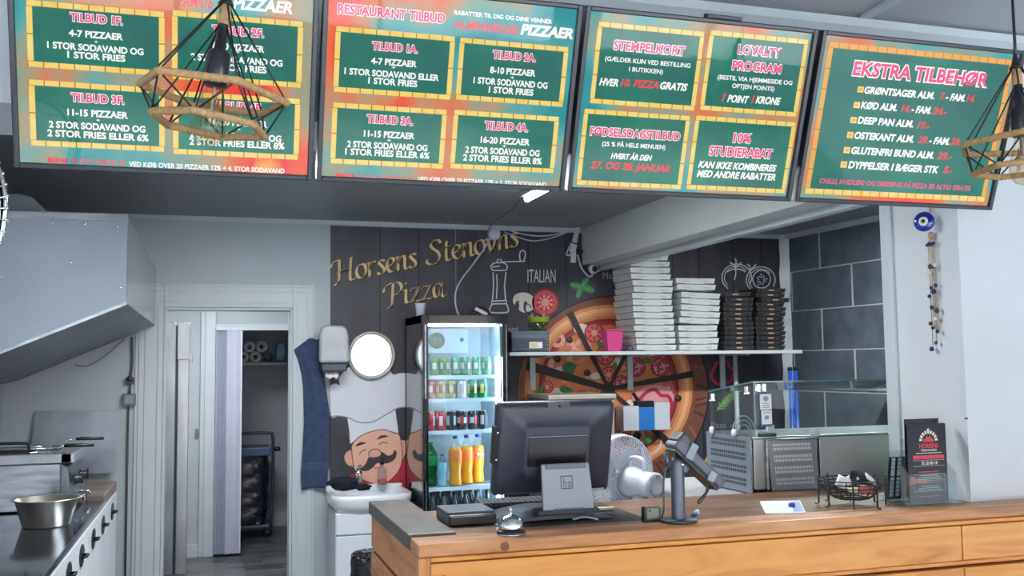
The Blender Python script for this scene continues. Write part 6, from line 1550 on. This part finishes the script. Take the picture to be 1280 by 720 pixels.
class Board:
    def __init__(s, x0, x1, label, off):
        s.x0, s.x1 = x0, x1
        s.o = np.array([x0, BY, BZ])
        s.t = thing('menu_board', label, 'menu board', (x0, BY, BZ), 'hanging menu boards')
        s.w = x1 - x0
        b = MB(); t = .014
        def bar(u0, u1, v0, v1, n0=-.03, n1=.010):
            V = [s.P(u, v, n) for n in (n0, n1) for u, v in ((u0, v0), (u1, v0), (u1, v1), (u0, v1))]
            b.add(V, [(0, 3, 2, 1), (4, 5, 6, 7), (0, 1, 5, 4), (1, 2, 6, 5), (2, 3, 7, 6), (3, 0, 4, 7)])
        bar(0, t, 0, BH); bar(s.w - t, s.w, 0, BH); bar(t, s.w - t, 0, t); bar(t, s.w - t, BH - t, BH); bar(t, s.w - t, t, BH - t, -.03, -.005)
        b.build('frame', M_frame, s.t, bevel=0.003)
        s.mb = MB(); s.mats = [collage('collage', off), GRN, YEL, WHITE, PINK, RED_, DRK, ORG]
        s.mb.add([s.P(t, t, -.004), s.P(s.w - t, t, -.004), s.P(s.w - t, BH - t, -.004), s.P(t, BH - t, -.004)], [(0, 1, 2, 3)])
    def P(s, u, v, n): return tuple(s.o + bu * u + bv * v + bn_ * n)
    def uv(s, x, y):
        d = ray(x, y); o = s.o + bn_ * 0
        k = ((o - EYE) @ bn_) / (d @ bn_); p = EYE + d * k - s.o
        return p @ bu, p @ bv
    def box(s, tl, tr, br, bl, fill=True, t=.0135, ora=False):
        A = [s.uv(*q) for q in (tl, tr, br, bl)]
        u0, u1 = (A[0][0] + A[3][0]) / 2, (A[1][0] + A[2][0]) / 2; v1, v0 = (A[0][1] + A[1][1]) / 2, (A[2][1] + A[3][1]) / 2
        lim = lambda x, a, c: max(a, min(c, x))
        u0, u1, v0, v1 = lim(u0, .018, 9), lim(u1, 0, s.w - .018), lim(v0, .018, 9), lim(v1, 0, BH - .016)
        def q(a, c, e, f, k, n):
            s.mb.k = k; s.mb.add([s.P(a, e, n), s.P(c, e, n), s.P(c, f, n), s.P(a, f, n)], [(0, 1, 2, 3)])
        q(u0, u1, v0, v1, 6, -.0035)
        q(u0 + t, u1 - t, v0 + t, v1 - t, 1, -.0030)
        for (a, c, e, f, horiz) in ((u0, u1, v0, v0 + t, 1), (u0, u1, v1 - t, v1, 1), (u0, u0 + t, v0 + t, v1 - t, 0), (u1 - t, u1, v0 + t, v1 - t, 0)):
            L = (c - a) if horiz else (f - e); n = max(2, int(L / (.034 if horiz else .06)))
            for k in range(n):
                p0, p1 = k / n + .0012 / L, (k + 1) / n - .0012 / L
                kk = 7 if ora and (horiz == 0 or e > v0) else 2
                if horiz: q(a + L * p0, a + L * p1, e, f, kk, -.0028)
                else: q(a, c, e + L * p0, e + L * p1, kk, -.0028)
    def text(s, str_, l, r, hpx, col=3, bold=.02, shear=0.0, outline=False):
        a, c = s.uv(*l), s.uv(*r)
        m0 = s.uv((l[0] + r[0]) / 2, (l[1] + r[1]) / 2 - hpx / 2); m1 = s.uv((l[0] + r[0]) / 2, (l[1] + r[1]) / 2 + hpx / 2)
        h = m0[1] - m1[1]; v = (m0[1] + m1[1]) / 2
        fn = lambda u, vv, n: s.P(u, vv, n)
        if outline:
            s.mb.k = 3; put_text(s.mb, str_, fn, a[0] - h * .06, c[0] + h * .06, v, h * 1.04, bold + .05, shear, -.0026)
        s.mb.k = col; put_text(s.mb, str_, fn, a[0], c[0], v, h, bold, shear, -.0022)
    def smudge(s, l, r, hpx):
        n = 6
        for k in range(n):
            x0 = l[0] + (r[0] - l[0]) * (k + .05) / n; x1 = l[0] + (r[0] - l[0]) * (k + .9) / n; y = l[1] + (r[1] - l[1]) * (k + .5) / n
            P_ = [s.uv(x0, y + hpx / 2), s.uv(x1, y + hpx / 2), s.uv(x1, y - hpx / 2), s.uv(x0, y - hpx / 2)]
            s.mb.k = 5; s.mb.add([s.P(u, v, -.0022) for u, v in P_], [(0, 1, 2, 3)])
    def done(s):
        s.mb.build('screen', s.mats, s.t)
        t = .014
        MB().add([s.P(t, t, .0035), s.P(s.w - t, t, .0035), s.P(s.w - t, BH - t, .0035), s.P(t, BH - t, .0035)], [(0, 1, 2, 3)]).build('clear_cover', M_film, s.t)
        b = MB()
        for u in (s.w * .3, s.w * .7):
            b.tube([s.P(u, BH - .03, -.03), (s.x0 + u, YH, BZ + BH * cos(BT) + .05)], .008, 8)
            b.tube([s.P(u, .12, -.03), (s.x0 + u, YH, s.P(u, .12, -.03)[2] + .12)], .008, 8)
        b.build('wall_bracket', M_black, s.t)
def cv(x0, y0, k): return lambda x, y: (x0 + x / k, y0 + y / k)

X = [at(x, y, 'Y', BY)[0] for x, y in ((20, 210), (390, 229), (395, 232), (703, 241), (708, 241), (985, 256), (993, 254), (1237, 262))]
B1 = Board(X[0] - .004, X[1], 'leftmost menu board with family offers 1F to 4F, behind the pendant lamp', (0, 0, 0))
c = cv(0, 0, 3.0)
B1.box(c(95, 5), c(617, 38), c(617, 285), c(105, 250)); B1.box(c(645, 40), c(1138, 80), c(1130, 330), c(645, 295)); B1.box(c(105, 295), c(620, 335), c(615, 570), c(115, 545)); B1.box(c(648, 340), c(1128, 372), c(1118, 605), c(650, 572))
T = B1.text
T('FAMILIE', c(670, 2), c(800, 8), 14, 5, .02, .2); T('PIZZAER', c(872, 14), c(1098, 26), 14, 3, .04, .2)
for hd_, l, r in (('TILBUD 1F.', (262, 66), (460, 76)), ('TILBUD 2F.', (795, 105), (990, 130)), ('TILBUD 3F.', (265, 363), (466, 378)), ('TILBUD 4F.', (790, 393), (985, 408))):
    T(hd_, c(*l), c(*r), 9.5, 4, .035, 0, True)
for s_, l, r in (('4-7 PIZZAER', (257, 126), (461, 136)), ('1 STOR SODAVAND OG', (176, 171), (538, 191)), ('1 STOR FRIES', (252, 207), (470, 217)), ('8-10 PIZZAER', (797, 170), (992, 186)), ('2 STOR SODAVAND OG', (716, 212), (1060, 238)), ('2 STOR FRIES', (788, 248), (1000, 264)), ('11-15 PIZZAER', (252, 421), (480, 433)), ('2 STOR SODAVAND OG', (183, 467), (545, 484)), ('2 STOR FRIES ELLER 6%', (177, 500), (557, 517)), ('16-20 PIZZAER', (785, 455), (1003, 467)), ('2 STOR SODAVAND OG', (712, 503), (1055, 521)), ('2 STOR FRIES ELLER 8%', (710, 529), (1067, 550))):
    T(s_, c(*l), c(*r), 7.7, 3, .036)
for x, y in ((360, 157), (892, 195), (368, 451), (895, 485)): T('+', c(x - 7, y), c(x + 7, y), 4, 3, .02)
B1.smudge(c(178, 600), c(255, 603), 6); T('TILBUD FAMILIE 5F)', c(265, 604), c(474, 611), 5.5, 5, .02); T('VED KØB OVER 20 PIZZAER 12% + 4. STOR SODAVAND', c(483, 612), c(1068, 645), 5.6, 3, .03)
B1.done()

B2 = Board(X[2], X[3] + .003, 'second menu board from the left with restaurant offers 1A to 4A', (3.1, 0, 1))
c = cv(390, 0, 2.88); T = B2.text
for q in (((85, 95), (512, 130), (505, 360), (78, 330)), ((535, 135), (925, 170), (905, 385), (517, 358)), ((73, 368), (488, 397), (472, 608), (68, 588)), ((512, 397), (895, 420), (868, 625), (497, 605))): B2.box(*[c(*p) for p in q])
T('RESTAURANT TILBUD', c(93, 31), c(480, 66), 11, 4, .035, 0, True); T('RABATTER TIL DIG OG DINE VENNER', c(512, 46), c(866, 77), 5, 3, .03)
T('ALMINDELIGE', c(508, 88), c(745, 108), 9.5, 5, .04, .2); T('PIZZAER', c(752, 106), c(942, 121), 12, 3, .05, .2)
for hd_, l, r in (('TILBUD 1A.', (217, 164), (382, 178)), ('TILBUD 2A.', (652, 195), (807, 210)), ('TILBUD 3A.', (198, 427), (365, 438)), ('TILBUD 4A.', (623, 451), (779, 461))): T(hd_, c(*l), c(*r), 9, 4, .035, 0, True)
for s_, l, r in (('4-7 PIZZAER', (213, 219), (378, 231)), ('1 STOR SODAVAND ELLER', (117, 256), (458, 280)), ('1 STOR FRIES', (203, 290), (380, 302)), ('8-10 PIZZAER', (642, 253), (806, 263)), ('1 STOR SODAVAND OG', (582, 290), (849, 307)), ('1 STOR FRIES', (637, 323), (798, 333)), ('11-15 PIZZAER', (187, 480), (370, 491)), ('2 STOR SODAVAND OG', (127, 519), (416, 533)), ('1 STOR FRIES ELLER 6%', (120, 545), (424, 561)), ('16-20 PIZZAER', (608, 503), (785, 513)), ('2 STOR SODAVAND OG', (553, 539), (820, 552)), ('2 STOR FRIES ELLER 8%', (545, 567), (828, 581))): T(s_, c(*l), c(*r), 7.4, 3, .036)
for x, y in ((294, 243), (722, 280), (278, 506), (693, 527)): T('+', c(x - 7, y), c(x + 7, y), 4, 3, .02)
B2.smudge(c(85, 632), c(155, 637), 6); T('TILBUD ALMINDELIG 5A)', c(163, 637), c(372, 647), 5.2, 5, .02); T('VED KØB OVER 20 PIZZAER 12% + 2. STOR SODAVAND', c(381, 646), c(845, 664), 5.4, 3, .03)
B2.done()

B3 = Board(X[4] + .001, X[5] + .006, 'third menu board from the left with stamp card and birthday offers', (5.3, 2, 0.4))
c = cv(700, 0, 2.77); T = B3.text
for q in (((133, 78), (508, 108), (463, 382), (105, 358)), ((525, 108), (860, 135), (825, 402), (482, 383)), ((88, 380), (462, 400), (412, 655), (55, 640)), ((478, 405), (820, 420), (780, 670), (432, 655))): B3.box(*[c(*p) for p in q])
for s_, l, r, h in (('STEMPELKORT', (187, 157), (434, 176), 10.5), ('LOYALTY', (618, 172), (768, 183), 10.5), ('PROGRAM', (598, 227), (768, 238), 10.5), ('FØDSELSDAGSTILBUD', (106, 455), (418, 472), 9.5), ('10%', (602, 477), (664, 481), 10.5), ('STUDIERABAT', (518, 523), (737, 533), 10.5)): T(s_, c(*l), c(*r), h, 4, .035, 0, True)
for s_, l, r, h in (('(GÆLDER KUN VED BESTILLING', (157, 204), (453, 226), 5.4), ('I BUTIKKEN)', (240, 240), (358, 248), 5.2), ('(BESTIL VIA HJEMMESIDE OG', (547, 267), (806, 287), 5.2), ('OPTJEN POINTS)', (597, 298), (744, 307), 5.2), ('(25 % PÅ HELE MENUEN)', (147, 495), (366, 513), 5.2)): T(s_, c(*l), c(*r), h, 3, .025)
for s_, l, r, h, k in (('HVER', (137, 283), (203, 287), 8.5, 3), ('10. PIZZA', (211, 287), (344, 293), 8.5, 5), ('GRATIS', (348, 297), (443, 302), 8.5, 3), ('1', (562, 336), (574, 337), 9.5, 5), ('POINT', (581, 342), (656, 345), 8.5, 3), ('1', (664, 344), (675, 345), 9.5, 5), ('KRONE', (679, 347), (766, 350), 8.5, 3), ('HVERT ÅR DEN', (177, 540), (320, 548), 6.5, 3), ('27. OG 28. JANUAR', (106, 572), (383, 583), 8.5, 5), ('KAN IKKE KOMBINERES', (480, 571), (751, 581), 7.8, 3), ('MED ANDRE RABATTER', (475, 602), (748, 613), 7.8, 3)): T(s_, c(*l), c(*r), h, k, .04, .25)
B3.done()
b = MB(); V_ = [B3.P(u, v, n) for n in (-.02, .012) for u, v in ((.38, BH), (.49, BH), (.49, BH + .012), (.38, BH + .012))]
b.add(V_, [(0, 3, 2, 1), (4, 5, 6, 7), (0, 1, 5, 4), (1, 2, 6, 5), (2, 3, 7, 6), (3, 0, 4, 7)]); b.build('sensor', M_black, B3.t, bevel=0.002)

B4 = Board(X[6] - .001, X[7] + .003, 'rightmost menu board listing extra toppings and prices', (1.2, 4, 2.2))
c = cv(980, 0, 2.667); B4.box(c(160, 145), c(775, 196), c(668, 668), c(62, 650), t=.017, ora=True)
c = cv(1000, 60, 3.6); T = B4.text
T('EKSTRA TILBEHØR', c(241, 95), c(850, 141), 16, 4, .035, .06, True)
for x, y in ((275, 187), (258, 257), (243, 325), (228, 392), (213, 460), (199, 525)):
    P_ = [B4.uv(*c(x + dx * 14, y + dy * 14)) for dx, dy in ((-1, 1), (1, 1), (1, -1), (-1, -1))]
    u0, u1 = (P_[0][0] + P_[3][0]) / 2, (P_[1][0] + P_[2][0]) / 2; v0, v1 = (P_[0][1] + P_[1][1]) / 2, (P_[2][1] + P_[3][1]) / 2
    B4.mb.k = 2; B4.mb.add([B4.P(u0, v0, -.0024), B4.P(u1, v0, -.0024), B4.P(u1, v1, -.0024), B4.P(u0, v1, -.0024)], [(0, 1, 2, 3)])
    B4.mb.k = 7; m_ = (u1 - u0) * .22; B4.mb.add([B4.P(u0 + m_, v0 + m_, -.0020), B4.P(u1 - m_, v0 + m_, -.0020), B4.P(u1 - m_, v1 - m_, -.0020), B4.P(u0 + m_, v1 - m_, -.0020)], [(0, 1, 2, 3)])
for s_, l, r, k, sh in (('GRØNTSAGER ALM.', (292, 191), (608, 213), 3, .12), ('7.', (632, 215), (655, 216), 5, .25), ('- FAM.', (659, 219), (745, 226), 3, .25), ('14.', (751, 226), (790, 229), 5, .25),
    ('KØD ALM.', (277, 258), (440, 268), 3, .12), ('14.', (458, 271), (498, 273), 5, .25), ('- FAM.', (504, 275), (592, 281), 3, .25), ('24.-', (598, 282), (666, 288), 5, .25),
    ('DEEP PAN ALM.', (262, 325), (513, 342), 3, .12), ('19.-', (530, 346), (586, 350), 5, .25),
    ('OSTEKANT ALM.', (247, 393), (515, 411), 3, .12), ('29.', (534, 412), (578, 415), 5, .25), ('- FAM.', (584, 415), (675, 421), 3, .25), ('39.', (680, 421), (725, 424), 5, .25),
    ('GLUTENFRI BUND ALM.', (233, 461), (605, 483), 3, .12), ('39.-', (622, 484), (686, 489), 5, .25),
    ('DYPPELSER I BÆGER STK', (220, 527), (626, 547), 3, .12), ('5.-', (647, 548), (690, 550), 5, .25)): T(s_, c(*l), c(*r), 8.2, k, .042, sh)
T('CHILLI, HVIDLØG OG DRESSING PÅ PIZZA ER ALTID GRATIS', c(90, 599), c(770, 631), 5.6, 4, .03, .1)
B4.done()

# ---------------------------------------------------------------- pendant lamps
def pendant(label, apex, rz, tilt, s):
    t = thing('pendant_lamp', label, 'pendant lamp', (apex[0], apex[1], apex[2]), 'rope pendant lamps')
    R = rotm(0, 0, rz) @ rotm(0, tilt, 0)
    Q = lambda x, y, z: tuple(np.array(apex) + R @ np.array([x * s, y * s, z * s]))
    up_ = [(cos(radians(a)) * .152, -sin(radians(a)) * .152) for a in (176, 116, 56, -4, -64, -124)]
    lo_ = [(cos(radians(a)) * .118, -sin(radians(a)) * .118) for a in (146, 86, 26, -34, -94, -154)]
    zu, zl = -.198, -.264
    b = MB(); b.tube([Q(x, y, zu) for x, y in up_], .0085 * s, 10, closed=True, smooth=True); 
    b2 = MB()
    for ring, z, mb in ((up_, zu, MB()), (lo_, zl, MB())):
        for i in range(6):
            a, c_ = ring[i], ring[(i + 1) % 6]
            n = 22; pts = []
            for k in range(n + 1):
                f = k / n; pts.append(Q(a[0] + (c_[0] - a[0]) * f, a[1] + (c_[1] - a[1]) * f, z))
            rad = [(.0088 if k % 2 else .0072) * s for k in range(n + 1)]
            mb.tube(pts, rad, 9)
            mb.lathe([(0, -.0088 * s), (.0088 * s, 0), (0, .0088 * s)], Q(a[0], a[1], z), 8)
        mb.build('rope_ring', M_rope, t)
    b = MB()
    for i, (x, y) in enumerate(up_):
        b.tube([Q(x * .05, y * .05, -.002), Q(x, y, zu)], .0021 * s, 6)
    for i, (x, y) in enumerate(lo_):
        b.tube([Q(x * .05, y * .05, -.05), Q(x, y, zl)], .0021 * s, 6)
    for i in range(6):
        b.tube([Q(*up_[i], zu), Q(*lo_[i], zl)], .0021 * s, 6); b.tube([Q(*up_[i], zu), Q(*lo_[i - 1], zl)], .0021 * s, 6)
    b.build('wire_cage', M_blackm, t)
    b = MB(); b.tube([Q(0, 0, .015), (apex[0], apex[1], apex[2] + .05), (apex[0], apex[1], ZS - .03)], .0035, 8); b.build('cord', M_black, t)
    b = MB(); b.lathe([(0, .03), (.05, .028), (.052, 0)], (apex[0], apex[1], ZS - .03), 24); b.build('ceiling_rose', M_black, t)
    b = MB(); b.lathe([(.004, .03), (.008, .012), (.012, 0), (.016, -.004), (.016, -.008), (0, -.01)], apex, 16, R); b.build('cord_grip', M_black, t)
    b = MB(); b.lathe([(0, -.006 * s), (.0115 * s, -.008 * s), (.0125 * s, -.05 * s), (0, -.052 * s)], apex, 16, R); b.build('rope_wrap', M_rope, t)
    b = MB(); b.lathe([(.011 * s, -.05 * s), (.012 * s, -.105 * s), (.02 * s, -.108 * s), (.0245 * s, -.115 * s), (.025 * s, -.178 * s), (.022 * s, -.183 * s), (0, -.183 * s)], apex, 24, R); b.build('socket', mat('bakelite', '#22252c', 0.3), t)
    b = MB(); pf = [(.017, -.182), (.02, -.195), (.028, -.225), (.034, -.25), (.0365, -.268), (.034, -.286), (.024, -.3), (.008, -.307), (0, -.3075)]
    b.lathe([(r * s, z * s) for r, z in pf], apex, 28, R); bb = b.build('bulb', pane('bulb_glass', '#f6efe2'), t)
    b = MB(); b.tube([Q(0, 0, -.185), Q(0, 0, -.235)], .003 * s, 8); b.build('glass_stem', mat('stem_glass', '#d8d4c8', 0.2), bb)
    b = MB()
    for k in range(8):
        a, a2 = 2 * pi * k / 8, 2 * pi * (k + .5) / 8
        b.tube([Q(.012 * cos(a), .012 * sin(a), -.21), Q(.019 * cos(a2), .019 * sin(a2), -.27), Q(.012 * cos(2 * a2 - a), .012 * sin(2 * a2 - a), -.21)], .0009 * s, 5)
    b.build('filament', mat('filament', '#c2a678', 0.4, 0.6), bb)
    return t
ap1 = EYE + ray(283, 2) * 2.05; ap2 = EYE + ray(1270, 82) * 2.40
pendant('rope and wire pendant lamp hanging in front of the leftmost menu board', ap1, YAW, radians(7), 1.0)
pendant('rope and wire pendant lamp hanging at the right edge of the picture', ap2, YAW, radians(-2), .97)

# studded chrome hoop hanging at the far left
hp = thing('studded_hoop', 'chrome studded hoop hanging at the left edge of the picture', 'hanging hoop', tuple(EYE + ray(-102, 266) * 2.0 + np.array([0, 0, .2])))
hc = EYE + ray(-94, 266) * 2.0; Rh = rotm(0, 0, YAW - radians(14)); rH = .185
def hq(r, a, d): return tuple(hc + Rh @ np.array([r * cos(a), d, r * sin(a)]))
b = MB()
for d, r in ((-.012, rH), (.012, rH)):
    b.tube([hq(r, 2 * pi * k / 64, d) for k in range(64)], .0035, 8, closed=True)
b.grid([[hq(rH - .004, 2 * pi * k / 64, -.012) for k in range(64)], [hq(rH - .004, 2 * pi * k / 64, .012) for k in range(64)]], closed_u=True)
b.build('band', M_chrome, hp, solid=0.002)
b = MB(); b.tube([hq(rH - .02, 2 * pi * k / 64, 0) for k in range(64)], .004, 8, closed=True); b.build('inner_ring', M_black, hp)
b = MB()
for k in range(52):
    a = 2 * pi * k / 52; b.tube([hq(rH, a, 0), hq(rH + .012, a, 0), hq(rH + .013, a, 0), hq(rH + .018, a, 0)], [.0015, .0015, .0035, .0025], 8)
b.build('studs', M_chrome, hp)
b = MB(); b.tube([hq(rH, pi / 2, 0), (hc[0], hc[1], ZS)], .002, 6); b.build('cord', M_black, hp)

# evil-eye charm on the wall end
xe = XR - .004
ev_ = thing('eye_charm', 'blue glass eye charm with long beaded strings on the wall end', 'charm', (xe, 2.98, 2.08))
ec = at(1155, 277, 'X', xe - .036)
Re = rotm(0, 0, radians(38)) @ rotm(0, radians(-90))
b = MB(); b.lathe([(0, .012), (.02, .011), (.034, .006), (.037, 0), (.034, -.004), (0, -.006)], ec, 32, Re); ey_ = b.build('glass_eye', mat('cobalt_glass', '#1c2f9c', 0.08, coat=0.5), ev_)
ed = ec + Re @ np.array([0, 0, .0135])
for r, h, d in ((.0165, '#e8eef2', 0), (.0105, '#d9cf9e', .0006), (.006, '#191a1c', .0012)):
    MB().lathe([(0, d), (r, d - .001)], ed, 24, Re).build('eye_ring', mat('eye_' + h.lstrip('#'), h, 0.2), ey_)
b = MB(); M_str = mat('beige_string', '#b9a183', 0.8)
yt = ec[1]; zt_ = ec[2]
b.tube([(xe - .004, yt, zt_ + .06), (xe - .006, yt, zt_ + .035)], .004, 6)
b.lathe([(0, -.045), (.008, -.05), (.012, -.065), (.006, -.075), (0, -.075)], (xe - .008, yt, zt_ + .01), 12)
strs = [(-.016, .40), (-.005, .44), (.007, .39), (.018, .46)]
for dy, L in strs:
    b.tube([(xe - .006, yt + dy * .3, zt_ - .04), (xe - .006, yt + dy, zt_ - .09), (xe - .006, yt + dy, zt_ - L)], .0018, 6)
b.build('strings', M_str, ev_)
g = random.Random(4)
for dy, L in strs:
    for k in range(5):
        z = zt_ - .085 - (L - .085) * (k + g.uniform(-.1, .1)) / 4.0
        r = g.uniform(.006, .0095)
        MB().lathe([(0, -r)] + [(r * cos(a), r * sin(a)) for a in (-1., -.5, 0, .5, 1.)] + [(0, r)], (xe - .012, yt + dy, z), 12).build('bead', (mat('bead_blue', '#26306e', 0.15), mat('bead_dark', '#5a3030', 0.3), mat('bead_white', '#d8d8d4', 0.3))[(k + int(L * 100)) % 3 if k % 2 else 0], ev_)

nl = at(1206, 523, 'Y', YH); MB().tube([(nl[0], YH - .012, nl[2]), (nl[0], YH, nl[2])], [.003, .0025], 8).build('wall_nail', M_black, None, label='tiny black nail in the white wall above the leaflets', cat='nail', loc=(nl[0], YH, nl[2]))
